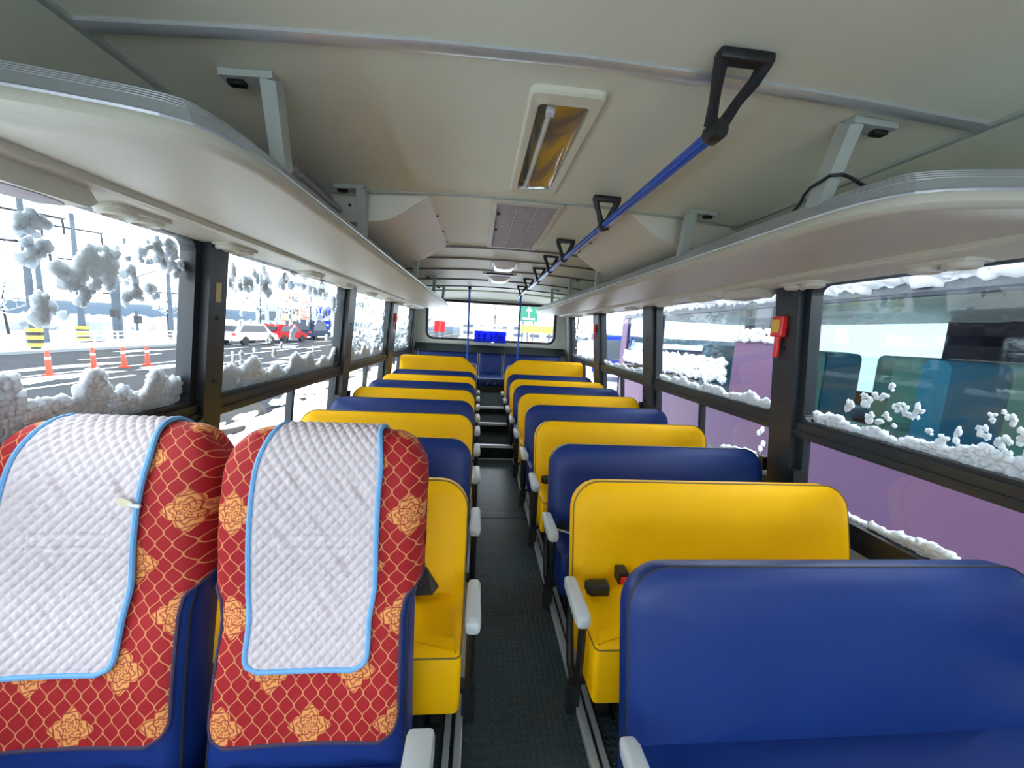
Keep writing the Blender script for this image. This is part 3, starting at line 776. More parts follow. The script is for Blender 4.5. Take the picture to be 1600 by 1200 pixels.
# ------------------------------------------------------------------ bench seats
TILT = R(-13)
def make_bench(w, colour, side, last=False):
    """origin on the floor below the middle of the backrest top; side = -1 when the aisle edge is at -x"""
    t = empty('bench_seat')
    vin = 'yellow_vinyl' if colour == 'yellow' else 'blue_vinyl'; seam = 'seam_yellow' if colour == 'yellow' else 'seam_dark'
    H = 0.70 if last else 0.571; zb = 0.19; hh = (H - zb) / math.cos(TILT)
    hw = w / 2
    if last:
        # aisle corner cut off at a slant
        ch = [(-hw, 0.0), (hw, 0.0)]
        o = [(-hw + 0.02, 0), (hw - 0.02, 0), (hw, 0.02)]
        o += [(hw - 0.05 + 0.05 * math.cos(a), hh - 0.05 + 0.05 * math.sin(a)) for a in [k * PI / 12 for k in range(0, 7)]]
        o += [(-hw + 0.20, hh), (-hw + 0.165, hh - 0.005), (-hw + 0.13, hh - 0.022), (-hw + 0.03, hh - 0.115), (-hw + 0.008, hh - 0.145), (-hw, hh - 0.18), (-hw, 0.02)]
        if side > 0: o = [(-x, z) for x, z in o][::-1]
    else:
        o = rrect(-hw, hw, 0.0, hh, (0.02, 0.02, 0.088, 0.088), 7)
    M = Matrix.Translation((0, 0, H)) @ Matrix.Rotation(TILT, 4, 'X') @ Matrix.Translation((0, 0, -hh))
    bm = bmesh.new(); pad(bm, o, 0.052, 0.010, 0.014, M); bk = obj('backrest', bm, vin, t, True)
    top = [p for p in offset_in(o, 0.002)]
    bm = bmesh.new(); tube(bm, [M @ Vector((p[0], 0.004, p[1])) for p in top], 0.0026, 6, True); obj('piping', bm, seam, bk, True)
    # cushion
    fy = -0.315
    Mc = Matrix.Translation((0, fy, 0.255)) @ Matrix.Rotation(R(-90 + 4), 4, 'X')
    oc = rrect(-hw, hw, -0.27, 0.0, (0.012, 0.012, 0.03, 0.03), 5)
    Mc = Matrix.Translation((0, fy, 0.262)) @ Matrix.Rotation(R(-4), 4, 'X') @ Matrix(((1, 0, 0, 0), (0, 0, 1, 0), (0, -1, 0, 0), (0, 0, 0, 1)))
    oc = rrect(-hw, hw, 0.0, 0.285, (0.014, 0.014, 0.012, 0.012), 3)
    bm = bmesh.new(); pad(bm, oc, 0.150, 0.012, 0.012, Mc); cu = obj('cushion', bm, vin, t, True)
    bm = bmesh.new(); tube(bm, [Mc @ Vector((p[0], 0.006, p[1])) for p in offset_in(oc, 0.002)], 0.0022, 6, True); obj('piping', bm, seam, cu, True)
    # under-frame and legs
    obj('seat_frame', bx((-hw + 0.03, -0.28, 0.10), (hw - 0.03, -0.02, 0.135)), 'black_metal', t)
    for x in (-hw + 0.06, hw - 0.06):
        bm = bmesh.new(); bar(bm, (x, -0.24, 0.0), (x, -0.24, 0.11), 0.03, 0.03); bar(bm, (x, -0.05, 0.0), (x, -0.05, 0.11), 0.03, 0.03); bar(bm, (x, -0.27, 0.008), (x, -0.02, 0.008), 0.035, 0.014)
        obj('leg', bm, 'black_metal', t)
    # armrest on the aisle side
    xa = side * (hw + 0.026)
    bm = bmesh.new(); L = []
    for y, w2, z0, z1 in ((-0.295, 0.010, 0.303, 0.322), (-0.290, 0.017, 0.297, 0.330), (-0.275, 0.020, 0.295, 0.335), (-0.20, 0.019, 0.297, 0.336), (-0.14, 0.018, 0.300, 0.334), (-0.125, 0.014, 0.306, 0.328)):
        pr = rrect(xa - w2, xa + w2, z0, z1, min(w2, (z1 - z0) / 2) * 0.6, 3)
        L.append([bm.verts.new((a, y, b)) for a, b in pr])
    n = len(L[0])
    for A, B in zip(L, L[1:]):
        for i in range(n): bm.faces.new((A[i], A[(i+1) % n], B[(i+1) % n], B[i]))
    bm.faces.new(L[0]); bm.faces.new(L[-1][::-1]); ar = obj('armrest', bm, 'arm_grey', t, True)
    bm = bmesh.new(); xb = side * (hw + 0.022)
    tube(bm, [(xb, -0.27, 0.305), (xb, -0.272, 0.20), (xb, -0.262, 0.12), (xb, -0.235, 0.085), (xb, -0.19, 0.10), (xb, -0.155, 0.20), (xb, -0.148, 0.305)], 0.011, 8)
    bar(bm, (xb, -0.23, 0.09), (side * (hw - 0.03), -0.23, 0.11), 0.03, 0.016)
    bar(bm, (xb, -0.235, 0.09), (xb, -0.235, 0.0), 0.02, 0.035, (1, 0, 0))
    obj('arm_frame', bm, 'black_metal', t, True)
    return t
def add_belt(t, hw, side, big=False):
    x = side * (hw - 0.06)
    bm = bmesh.new(); box(bm, (x - 0.030, -0.150, 0.275), (x + 0.034, -0.108, 0.312), 0.010); b = obj('seat_belt', bm, 'black_plastic', t, True)
    bm = bmesh.new(); box(bm, (x - 0.034, -0.145, 0.282), (x - 0.028, -0.112, 0.306)); obj('belt_strap', bm, 'rubber', b)
    x2 = x - side * 0.085
    bm = bmesh.new(); box(bm, (x2 - 0.016, -0.115, 0.290), (x2 + 0.016, -0.070, 0.330), 0.004); bk = obj('buckle', bm, 'black_plastic', t)
    bm = bmesh.new(); box(bm, (x2 - 0.010, -0.119, 0.296), (x2 + 0.010, -0.113, 0.318)); obj('release_button', bm, 'red_plastic', bk)

WR = (0.140, 1.090); WL = (-1.090, -0.190)
rows_r = [0.694, 1.144, 1.545, 1.97, 2.405, 2.86, 3.29, 3.70, 4.12, 4.55]
rows_l = [1.131, 1.58, 2.05, 2.452, 2.887, 3.29, 3.74, 4.17, 4.57]
proto = {}
for rows, (xa, xb), side, nm, first in ((rows_r, WR, -1, 'purple bus side', 0), (rows_l, WL, 1, 'roadside', 1)):
    for i, y in enumerate(rows):
        colour = 'blue' if (i + first) % 2 == 0 else 'yellow'; last = i == len(rows) - 1
        key = (side, colour, last)
        if key not in proto:
            b = make_bench(xb - xa, colour, side, last); proto[key] = b
        else:
            b = copy_tree(proto[key])
        b.location = ((xa + xb) / 2, y, 0.0)
        n = len(rows) - 1 - i
        tag(b, '%s vinyl bench with slanted top corner, %s, next to the rear seats' % (colour, nm) if last else '%s vinyl bench on the %s, %s row ahead of the rear seats' % (colour, nm, ordw[n]), 'bench seat', 'low vinyl benches along the aisle')
        b['_row'] = (first + i)
for b in [o for o in COL.objects if '_row' in o.keys()]:
    r = b['_row']; right = b.location.x > 0
    if right and r in (1, 3): add_belt(b, (WR[1] - WR[0]) / 2, -1)
    del b['_row']
# loose lap belt on the first yellow bench behind the red seats
bl = [o for o in COL.objects if o.get('category') == 'bench seat' and abs(o.location.y - 1.131) < 0.01][0]
bm = bmesh.new()
v = [bm.verts.new(p) for p in ((0.27, -0.10, 0.281), (0.375, -0.09, 0.281), (0.335, -0.075, 0.335), (0.27, -0.085, 0.305), (0.27, -0.13, 0.281), (0.36, -0.125, 0.281))]
bm.faces.new((v[0], v[1], v[2], v[3])); bm.faces.new((v[4], v[5], v[1], v[0])); bm.faces.new((v[5], v[2], v[1])); bm.faces.new((v[4], v[3], v[2], v[5]))
o = obj('seat_belt', bm, 'black_plastic', bl)
bm = bmesh.new(); tube(bm, [(0.30 + 0.016 * math.cos(a), -0.15 + 0.010 * math.sin(a), 0.283) for a in [k * PI / 6 for k in range(12)]], 0.003, 6, True); obj('belt_tongue', bm, 'chrome', o)
# booklet and cards on the blue bench
t = thing('booklet', 'black folded booklet lying on the blue bench beside a grey armrest', 'booklet', (0.185, 1.375, 0.283))
t.rotation_euler = (0, 0, R(-32))
obj('cover', bx((-0.035, -0.028, 0.006), (0.035, 0.028, 0.014), 0.002), 'booklet_black', t); obj('pages', bx((-0.033, -0.031, 0.001), (0.033, 0.027, 0.0065)), 'paper_white', t)
t = tag(obj('paper_slip', bx((0.195, 1.315, 0.2795), (0.245, 1.335, 0.2815)), 'paper_white'), 'white paper slip beside the black booklet on the blue bench', 'paper')

# ------------------------------------------------------------------ rear bench
t = thing('rear_bench', 'raised blue rear bench with three padded backs and pale piping', 'rear bench', (0, 5.2, 0.238))
inv = Vector((0, -5.2, -0.238))
TB = R(-8)
for xa, xb, ra in ((-1.03, -0.185, (0.02, 0.02, 0.05, 0.03)), (-0.168, 0.168, (0.02, 0.02, 0.05, 0.05)), (0.185, 1.03, (0.02, 0.02, 0.03, 0.05))):
    M = Matrix.Translation((0, 0.33, 0.475)) @ Matrix.Rotation(TB, 4, 'X') @ Matrix.Translation((0, 0, -0.33))
    o_ = rrect(xa, xb, 0.0, 0.33, ra, 5)
    bm = bmesh.new(); pad(bm, o_, 0.07, 0.012, 0.012, M); b = obj('back_pad', bm, 'blue_vinyl', t, True)
    bm = bmesh.new(); tube(bm, [M @ Vector((p[0], 0.002, p[1])) for p in offset_in(o_, 0.004)], 0.0045, 6, True); obj('piping', bm, 'seam_pale', b, True)
for xa, xb in ((-1.03, -0.185), (-0.172, 0.172), (0.185, 1.03)):
    Mc = Matrix.Translation((0, -0.22, 0.165)) @ Matrix(((1, 0, 0, 0), (0, 0, 1, 0), (0, -1, 0, 0), (0, 0, 0, 1)))
    o_ = rrect(xa, xb, 0.0, 0.48, (0.03, 0.03, 0.01, 0.01), 4)
    bm = bmesh.new(); pad(bm, o_, 0.10, 0.012, 0.01, Mc); c = obj('cushion', bm, 'blue_vinyl', t, True)
    bm = bmesh.new(); tube(bm, [Mc @ Vector((p[0], 0.004, p[1])) for p in offset_in(o_, 0.003)], 0.004, 6, True); obj('piping', bm, 'seam_pale', c, True)
obj('base', bx((-1.03, -0.18, -0.03), (1.03, 0.30, 0.07)), 'black_plastic', t)
for x in (-0.045, 0.045):
    bm = bmesh.new(); tube(bm, [(x, -0.235, 0.10), (x, -0.215, 0.10)], 0.011, 10); obj('belt_anchor', bm, 'chrome', t)
bm = bmesh.new(); tube(bm, [(-0.09, 0.16, 0.172), (-0.06, 0.12, 0.185), (-0.02, 0.10, 0.180), (0.0, 0.13, 0.176)], 0.006, 6); obj('seat_belt', bm, 'rubber', t)
for s in (-1, 1):
    nm = 'roadside' if s < 0 else 'purple bus side'
    g = thing('guard_hoop', 'curved dark guard hoop behind the last yellow bench on the %s' % nm, 'guard hoop', (s * 0.27, 4.93, 0.238), 'guard hoops by the rear bench')
    bm = bmesh.new(); tube(bm, [(-0.075, 0, 0), (-0.075, 0, 0.30), (-0.06, 0, 0.335), (-0.03, 0, 0.35), (0.03, 0, 0.35), (0.06, 0, 0.335), (0.075, 0, 0.30), (0.075, 0, 0)], 0.010, 8); obj('hoop_tube', bm, 'seam_pale', g, True)
    obj('hoop_panel', bx((-0.068, -0.004, 0.0), (0.068, 0.004, 0.325), 0.003), 'blue_vinyl', g)

# ------------------------------------------------------------------ two adult seats with red covers
SW = 0.197
def seat_curve():
    # side view: front from the bottom, over the top, back down ; and the middle line
    fr = [(-0.085, 0.10), (-0.088, 0.20), (-0.085, 0.32), (-0.075, 0.42), (-0.070, 0.50), (-0.078, 0.58), (-0.080, 0.66), (-0.070, 0.73), (-0.045, 0.785), (-0.005, 0.805), (0.035, 0.785), (0.060, 0.73), (0.068, 0.66), (0.060, 0.5), (0.032, 0.3), (0.018, 0.10)]
    pts = []
    for i in range(len(fr) - 1):
        p0, p1, p2, p3 = (Vector(fr[max(0, min(len(fr) - 1, i + k))]) for k in (-1, 0, 1, 2))
        for j in range(6):
            u = j / 6
            pts.append(0.5 * ((2*p1) + (-p0 + p2)*u + (2*p0 - 5*p1 + 4*p2 - p3)*u*u + (-p0 + 3*p1 - 3*p2 + p3)*u**3))
    pts.append(Vector(fr[-1]))
    L = [0.0]
    for a, b in zip(pts, pts[1:]): L.append(L[-1] + (b - a).length)
    return pts, L
CP, CL = seat_curve(); CTOT = CL[-1]
def curve_at(d):
    d = max(0.0, min(CTOT, d))
    for i in range(len(CL) - 1):
        if CL[i + 1] >= d:
            u = (d - CL[i]) / max(1e-9, CL[i+1] - CL[i]); return CP[i].lerp(CP[i+1], u)
    return CP[-1]
LEAN = R(-10)
def seat_half_width(z):
    # hood wide, waist narrower, shoulders of the lower back wide again
    if z > 0.50: w = SW
    elif z > 0.44: w = SW - 0.012 * (0.50 - z) / 0.06
    else: w = SW - 0.012 + 0.010 * (0.44 - z) / 0.34
    if z > 0.72: w -= 0.030 * ((z - 0.72) / 0.085) ** 2
    return w
def seat_pt(sx, d, off=0.0):
    """sx in [-1, 1] across, d = distance along the curve, off = lift from the surface"""
    def base(s_, d_):
        c = curve_at(d_); zz = c.y
        w = seat_half_width(zz); k = max(0.0, 1 - abs(s_) ** 7) ** (1 / 3.0)
        my = -0.010; mz = min(zz, 0.735)
        y = my + (c.x - my) * k; z = mz + (zz - mz) * (0.55 + 0.45 * k)
        # shallow wings: sides of the headrest stand a little forward
        wing = 0.018 * abs(s_) ** 2.5 * k if c.x < -0.02 else 0.0
        return Vector((s_ * w, y - wing, z))
    p = base(sx, d)
    if off:
        e = 0.004
        a = base(min(1, sx + 0.02), d) - base(max(-1, sx - 0.02), d); b = base(sx, min(CTOT, d + e)) - base(sx, max(0, d - e))
        n = a.cross(b)
        if n.length < 1e-9: n = Vector((1 if sx > 0 else -1, 0, 0))
        n.normalize()
        if abs(sx) > 0.97:
            n = (n + Vector((1 if sx > 0 else -1, 0, 0)) * 2).normalized()
        p = p + n * off
    q = p - Vector((0, 0, 0.12)); 
    c_, s_ = math.cos(LEAN), math.sin(LEAN)
    return Vector((q.x, q.y * c_ - q.z * s_, q.y * s_ + q.z * c_ + 0.12))
def ss(a, b, x):
    u = max(0.0, min(1.0, (x - a) / (b - a))); return u * u * (3 - 2 * u)
def xs(u):           # denser towards the edges
    v = 2 * u - 1; return math.copysign(1 - (1 - abs(v)) ** 1.8, v)
D_TOP = [CL[i] for i in range(len(CP)) if CP[i].y == max(p.y for p in CP)][0]
def make_adult():
    t = empty('coach_seat')
    me = sheet(lambda u, v: seat_pt(xs(u), v * CTOT), 40, 90); new_obj('backrest', me, 'seat_navy', t)
    # cushion, mostly below the frame
    Mc = Matrix.Translation((0, -0.44, 0.185)) @ Matrix(((1, 0, 0, 0), (0, 0, 1, 0), (0, -1, 0, 0), (0, 0, 0, 1)))
    bm = bmesh.new(); pad(bm, rrect(-0.185, 0.185, 0, 0.36, (0.05, 0.05, 0.02, 0.02), 5), 0.09, 0.02, 0.02, Mc); obj('cushion', bm, 'seat_navy', t, True)
    bm = bmesh.new(); box(bm, (-0.17, -0.40, 0.06), (0.17, 0.04, 0.10)); obj('seat_frame', bm, 'black_metal', t)
    for x in (-0.14, 0.14):
        bm = bmesh.new(); bar(bm, (x, -0.34, 0.0), (x, -0.34, 0.1), 0.04, 0.04); bar(bm, (x, -0.02, 0.0), (x, -0.02, 0.1), 0.04, 0.04); obj('leg', bm, 'black_metal', t)
    # brocade cover: hood over the headrest, flap down the front
    d_hood = 0.375; d_bot = 0.112; d_back = CTOT - 0.36
    def half(d):      # how much of the width the cover takes at d
        k = 0.90 + 0.10 * ss(d_hood, d_hood + 0.035, d)
        if d < d_bot + 0.045: k -= 0.16 * (1 - math.sqrt(max(0.0, 1 - (1 - (d - d_bot) / 0.045) ** 2)))
        return k
    def dd(v): return d_bot + (d_back - d_bot) * v
    def wr_(s_, d): return 0.0012 * math.sin(23 * s_ + 60 * d) * math.sin(40 * d + 5 * s_)
    def cov(u, v):
        d = dd(v); s_ = xs(u) * half(d); return seat_pt(s_, d, 0.006 + wr_(s_, d))
    me = sheet(cov, 44, 120, lambda u, v: (xs(u) * half(dd(v)) * SW + 0.3, dd(v)))
    cv = new_obj('seat_cover', me, 'red_brocade', t)
    # dark bound edge of the cover
    pts = [seat_pt(half(d) * 1.0, d, 0.006) for d in [d_hood + 0.04 - k * 0.010 for k in range(int((d_hood + 0.04 - d_bot) / 0.010))]]
    ptsL = [seat_pt(-half(d), d, 0.006) for d in [d_hood + 0.04 - k * 0.010 for k in range(int((d_hood + 0.04 - d_bot) / 0.010))]]
    bot = [seat_pt(half(d_bot) * (1 - k / 8), d_bot, 0.006) for k in range(17)]
    bm = bmesh.new(); tube(bm, pts + bot + ptsL[::-1], 0.0035, 6); obj('cover_binding', bm, 'cover_edge', cv, True)
    # piping of the backrest sides
    for s_ in (-1, 1):
        bm = bmesh.new(); tube(bm, [seat_pt(s_ * 0.965, d, 0.001) for d in [0.01 + k * 0.02 for k in range(22)]], 0.003, 6); obj('piping', bm, 'seam_dark', t, True)
    return t
seatA = make_adult(); seatA.location = (-0.482, 0.740, 0.0)
tag(seatA, 'coach seat in red and gold brocade cover, beside the aisle', 'coach seat', 'coach seats with red covers')
seatB = copy_tree(seatA); seatB.location = (-0.908, 0.748, 0.0)
seatB['label'] = 'coach seat in red and gold brocade cover, beside the road side window'
# armrest on the aisle side of the inner seat
bm = bmesh.new(); box(bm, (0.205, -0.38, 0.27), (0.255, -0.135, 0.325), 0.010); obj('armrest', bm, 'arm_grey', seatA, True)
bm = bmesh.new(); bar(bm, (0.228, -0.16, 0.06), (0.228, -0.16, 0.28), 0.03, 0.04, (0, 1, 0)); obj('arm_post', bm, 'black_metal', seatA)

def make_towel(name, seat, dx, d0, hw_, skew, label, seed, tagged=False):
    """quilted pad hung over the headrest"""
    t = thing(name, label, 'quilted pad', seat.location, 'quilted pads on the red seats')
    t.rotation_euler = seat.rotation_euler
    d1 = D_TOP + 0.12; cell = 0.0215
    r_ = random.Random(seed); dents = [(r_.uniform(-0.7, 0.7) * hw_, r_.uniform(d0 + 0.06, D_TOP - 0.12), r_.uniform(0.012, 0.03)) for _ in range(26)]
    def xx(u, d): return (2 * u - 1)
    def half(d):
        k = hw_
        if d < d0 + 0.03: k -= 0.030 * (1 - math.sqrt(max(0.0, 1 - (1 - (d - d0) / 0.03) ** 2)))
        return k
    def pos(u, v, extra=0.0, inset=0.0):
        d = d0 + (d1 - d0) * v
        h = half(d)
        x = (2 * u - 1) * h
        a = (x + d * 0.92) / cell; b = (x - d * 0.92) / cell
        q = (abs(math.sin(PI * a)) * abs(math.sin(PI * b))) ** 0.55
        edge = min(1.0, (h - abs(x)) / 0.012, (d - d0) / 0.012)
        hgt = 0.0042 * q * max(0, edge)
        for ex, ed, er in dents:
            g = ((x - ex) ** 2 + (d - ed) ** 2) / er ** 2
            if g < 4: hgt -= 0.0022 * math.exp(-g) * math.sin(140 * (x + d) + ex * 90)
        if abs(d - (d0 + 0.52 * (D_TOP - d0))) < 0.004 and abs(x) < hw_ * 0.6: hgt -= 0.0025
        if abs(d - (d0 + 0.47 * (D_TOP - d0))) < 0.004 and abs(x) < hw_ * 0.6: hgt -= 0.0025
        s_ = (x + dx + skew * (d - D_TOP)) / SW
        return seat_pt(max(-0.97, min(0.97, s_)), d, 0.012 + hgt + extra)
    me = sheet(pos, 130, 300); new_obj('quilted_cloth', me, 'white_fabric', t)
    edge = [pos(1, v / 60, 0.0) for v in range(60, -1, -1)] + [pos(1 - u / 16, 0.0) for u in range(17)] + [pos(0, v / 60) for v in range(61)]
    bm = bmesh.new(); tube(bm, edge, 0.0052, 8); obj('binding', bm, 'edge_blue', t, True)
    if tagged:
        p = pos(0.985, 0.52, 0.006); q = pos(0.90, 0.525, 0.008)
        bm = bmesh.new(); c = (p + q) / 2
        prism(bm, [(0.016 * math.cos(a) * (1 + 0.12 * math.cos(3 * a)), 0.008 * math.sin(a)) for a in [k * PI / 8 for k in range(16)]], 'y', -0.0015, 0.0015)
        bmesh.ops.rotate(bm, verts=bm.verts, cent=(0, 0, 0), matrix=Matrix.Rotation(R(20), 3, 'Y')); bmesh.ops.translate(bm, verts=bm.verts, vec=c + Vector((0, -0.003, 0)))
        g = obj('cloth_label', bm, 'tag_cream', t)
        bm = bmesh.new(); tube(bm, [p + Vector((-0.004, -0.004, -0.002)), p + Vector((0.016, -0.004, -0.006))], 0.0035, 8); obj('plastic_clip', bm, 'white_plastic', g)
make_towel('quilted_pad', seatA, -0.002, 0.248, 0.120, 0.0, 'white quilted pad with blue edging, on the red seat beside the aisle', 3)
make_towel('quilted_pad', seatB, -0.010, 0.243, 0.118, 0.06, 'white quilted pad with cream tag and blue edging, on the red window seat', 5, True)

# ------------------------------------------------------------------ small fittings
def hammer(s, y, z, label):
    t = thing('emergency_hammer', label, 'emergency hammer', (s * (wx(z) - 0.045), y, z), 'red emergency hammers')
    bm = bmesh.new(); box(bm, (0, -0.030, 0.0), (-s * 0.028, 0.030, 0.085), 0.005); c = obj('holder', bm, 'red_plastic', t)
    bm = bmesh.new(); box(bm, (-s * 0.0275, -0.020, 0.018), (-s * 0.0295, 0.020, 0.070)); obj('sticker', bm, 'sticker_yellow', c)
    bm = bmesh.new(); box(bm, (-s * 0.004, -0.011, -0.085), (-s * 0.020, 0.011, 0.004), 0.004); obj('handle', bm, 'red_plastic', t)
hammer(1, 1.515, 1.065, 'red emergency hammer with yellow sticker on the pillar beside the purple bus')
hammer(1, 4.10, 1.065, 'red emergency hammer with yellow sticker beside the last window facing the parked bus')
hammer(-1, 4.19, 1.065, 'red emergency hammer with yellow sticker on the roadside pillar')

t = thing('storage_box', 'clear plastic storage box with lid on the roadside luggage rack', 'box', (-0.80, 1.40, 1.337))
bm = bmesh.new(); L = []
for z, g in ((0.0, 0.0), (0.10, 0.010)): L.append([bm.verts.new((a, b, z)) for a, b in rrect(-0.095 - g, 0.075 + g, -0.14 - g, 0.15 + g, 0.02, 3)])
n = len(L[0])
for i in range(n): bm.faces.new((L[0][i], L[0][(i+1) % n], L[1][(i+1) % n], L[1][i]))
bm.faces.new(L[0]); obj('tub', bm, 'clear_plastic', t)
bm = bmesh.new(); box(bm, (-0.112, -0.16, 0.10), (0.092, 0.172, 0.118), 0.006); obj('rim', bm, 'clear_plastic', t)
bm = bmesh.new(); box(bm, (-0.09, -0.14, 0.118), (0.07, 0.15, 0.150), 0.012); obj('lid', bm, 'clear_plastic', t)
bm = bmesh.new(); box(bm, (-0.06, -0.05, 0.01), (0.03, 0.05, 0.09), 0.01); obj('contents', bm, 'car_red', t)
bm = bmesh.new(); tube(bm, [(0.690, 1.07, 1.408), (0.672, 1.03, 1.412), (0.650, 0.995, 1.420), (0.6430, 0.970, 1.430), (0.6410, 0.935, 1.434), (0.644, 0.914, 1.440), (0.665, 0.905, 1.440), (0.690, 0.907, 1.436), (0.725, 0.905, 1.420), (0.745, 0.895, 1.400)], 0.004, 6)
tag(obj('cable', bm, 'rubber'), 'loose black cable looped round a rack hanger', 'cable')

# sign in the back window, lettered to be read from outside
t = thing('window_sign', 'bright blue sign with Korean lettering leaning in the back window', 'sign', (-0.018, 5.685, 0.845))
bm = bmesh.new(); prism(bm, rrect(-0.232, 0.232, 0.0, 0.168, 0.010, 4), 'y', 0.0, 0.010); obj('board', bm, 'sign_blue', t)
obj('foot', bx((0.02, -0.012, 0.0), (0.06, 0.0, 0.012)), 'chrome', t)
GL = {'eo': [('c', .3, .5, .24), ('l', .80, 0, .80, 1), ('l', .54, .5, .80, .5)],
      'rin': [('l', .1, .98, .58, .98), ('l', .58, .98, .58, .76), ('l', .58, .76, .1, .76), ('l', .1, .76, .1, .52), ('l', .1, .52, .62, .52), ('l', .85, .36, .85, 1), ('l', .2, .36, .2, .04), ('l', .2, .04, .9, .04)],
      'i': [('c', .3, .5, .24), ('l', .80, 0, .80, 1)],
      'bo': [('l', .24, 1, .24, .46), ('l', .76, 1, .76, .46), ('l', .24, .46, .76, .46), ('l', .24, .74, .76, .74), ('l', .5, .46, .5, .1), ('l', .04, .08, .96, .08)],
      'ho': [('l', .36, 1, .64, 1), ('l', .16, .84, .84, .84), ('c', .5, .58, .15), ('l', .5, .40, .5, .1), ('l', .04, .08, .96, .08)]}
LW, LH = 0.064, 0.088
for k, (g, x) in enumerate((('ho', -0.165), ('bo', -0.085), ('i', 0.035), ('rin', 0.105), ('eo', 0.175))):
    bm = bmesh.new()
    for st in GL[g]:
        mx_ = lambda u: x + (0.5 - u) * LW
        mz = lambda v: 0.040 + v * LH
        if st[0] == 'l': bar(bm, (mx_(st[1]), -0.001, mz(st[2])), (mx_(st[3]), -0.001, mz(st[4])), 0.010 if False else 0.004, 0.010, (1, 0, 0) if st[1] == st[3] else (0, 0, 1))
        else:
            tube(bm, [(mx_(st[1]) + st[3] * LW * math.cos(a), -0.001, mz(st[2]) + st[3] * LH * 0.95 * math.sin(a)) for a in [j * PI / 8 for j in range(16)]], 0.0045, 6, True)
    obj('letter', bm, 'sign_ink', t)

# ------------------------------------------------------------------ snow stuck on the panes
W1L = [(0.915,1.203,.026),(0.901,1.186,.015),(0.943,1.208,.022),(0.937,1.164,.027),(0.915,1.137,.024),(0.956,1.019,.038),(0.942,1.045,.018),(0.993,1.105,.034),(0.974,1.121,.016),(1.032,1.12,.028),(1.053,1.14,.035),(1.08,1.134,.036),(1.11,1.143,.027),(1.08,1.168,.019),(1.109,1.174,.019),(1.046,1.165,.021),(1.029,1.094,.026),(1.061,1.081,.021),(1.101,1.089,.015),(1.093,1.116,.024),(1.029,1.058,.023),(1.197,1.183,.02),(1.211,1.216,.013),(1.245,1.23,.026),(1.294,1.225,.027),(1.261,1.19,.026),(1.297,1.205,.019),(1.3,1.169,.024),(1.32,1.159,.019),(1.336,1.181,.015),(1.156,1.124,.025),(1.162,1.062,.025),(1.195,1.08,.018),(1.232,1.088,.023),(1.17,1.093,.018),(1.216,1.171,.011),(1.15,1.172,.009),(1.136,1.21,.007)]
W2L = [(1.589,1.181,.033,.047),(1.636,1.153,.029,.028),(1.684,1.158,.05,.043),(1.736,1.186,.04,.045),(1.81,1.196,.051,.062),(1.859,1.162,.046,.04),(1.956,1.214,.069,.05),(2.061,1.227,.097,.053),(2.179,1.233,.087,.047),(2.31,1.199,.073,.05),(2.433,1.179,.11,.074),(2.601,1.148,.094,.068),(1.541,.881,.03,.034),(1.936,.872,.043,.03),(2.115,.966,.051,.042),(1.875,.938,.032,.025),(1.676,.861,.025,.03),(1.622,.868,.023,.029),(1.998,.895,.022,.022),(1.77,.89,.014,.012),(2.383,.868,.021,.016),(1.543,1.123,.015,.026),(1.545,1.01,.021,.02),(2.483,1.063,.086,.044),(2.565,.929,.03,.023)]
W1R = [(1.251,.825,.015,.029),(1.192,.861,.018,.023),(1.149,.883,.021,.018),(1.177,.806,.016,.02),(1.124,.818,.013,.013),(1.143,.8,.013,.014),(1.116,.916,.007,.013),(1.089,.858,.016,.017),(1.059,.847,.015,.017),(1.04,.851,.011,.025),(1.023,.859,.007,.008),(.968,.789,.013,.012),(.931,.804,.009,.023),(.908,.779,.009,.011),(.998,.801,.008,.012),(.877,.826,.011,.022),(.866,.874,.009,.013),(.847,.893,.005,.007),(.83,.879,.01,.017),(.84,.815,.015,.021),(.808,.839,.016,.02),(.826,.783,.006,.017),(.792,.802,.007,.02),(.891,.841,.006,.007),(1.098,.793,.006,.007)]
def clump(y, z, ry, rz, s, r_, k=7):
    out = []
    for j in range(k):
        a = r_.uniform(0, 2*PI); q = math.sqrt(r_.random()) * 0.85
        f = r_.uniform(0.26, 0.52)
        zz = z + rz * q * math.sin(a)
        out.append(((s * (wx(zz) + 0.017), y + ry * q * math.cos(a), zz), (0.005, ry * f, rz * f)))
    return out
def bank(s, ya, yb, z0, hfun, r_, step=0.011, depth=0.014):
    out = []; y = ya
    while y < yb:
        h = hfun(y); z = 0.0
        while z < h:
            rr = r_.uniform(0.008, 0.016)
            out.append(((s * (wx(z0 + z) + 0.012 + depth * (1 - z / max(h, 1e-3)) * 0.6), y + r_.uniform(-0.006, 0.006), z0 + z), (depth * r_.uniform(0.5, 0.9), rr, rr * r_.uniform(0.8, 1.2))))
            z += 0.013
        y += step
    return out
def win_snow(name, blobs, label, seed):
    return stuff(new_obj(name, blob_mesh(name, blobs, 0.25, seed), 'snow'), label, 'snow')
rr_ = random.Random(21)
def wav(a, b, f1, f2): return lambda y: max(0.004, a + b * (math.sin(f1 * y) * 0.6 + math.sin(f2 * y + 1.3) * 0.4))
b1 = []
for y, z, r0 in W1L: b1 += clump(y, z, r0 * 1.08, r0 * 1.08, -1, rr_, 9)
b1 += bank(-1, 0.55, 1.345, ZB, lambda y: max(0.01, 0.125 - 0.07 * (y - 0.6) + 0.03 * math.sin(31 * y) + 0.02 * math.sin(67 * y)), rr_)
win_snow('window_snow', b1, 'grey lumps of wet snow on the window by the red seats', 1)
b2 = []
for y, z, ry, rz in W2L: b2 += clump(y, z, ry * 0.8, rz, -1, rr_, 7)
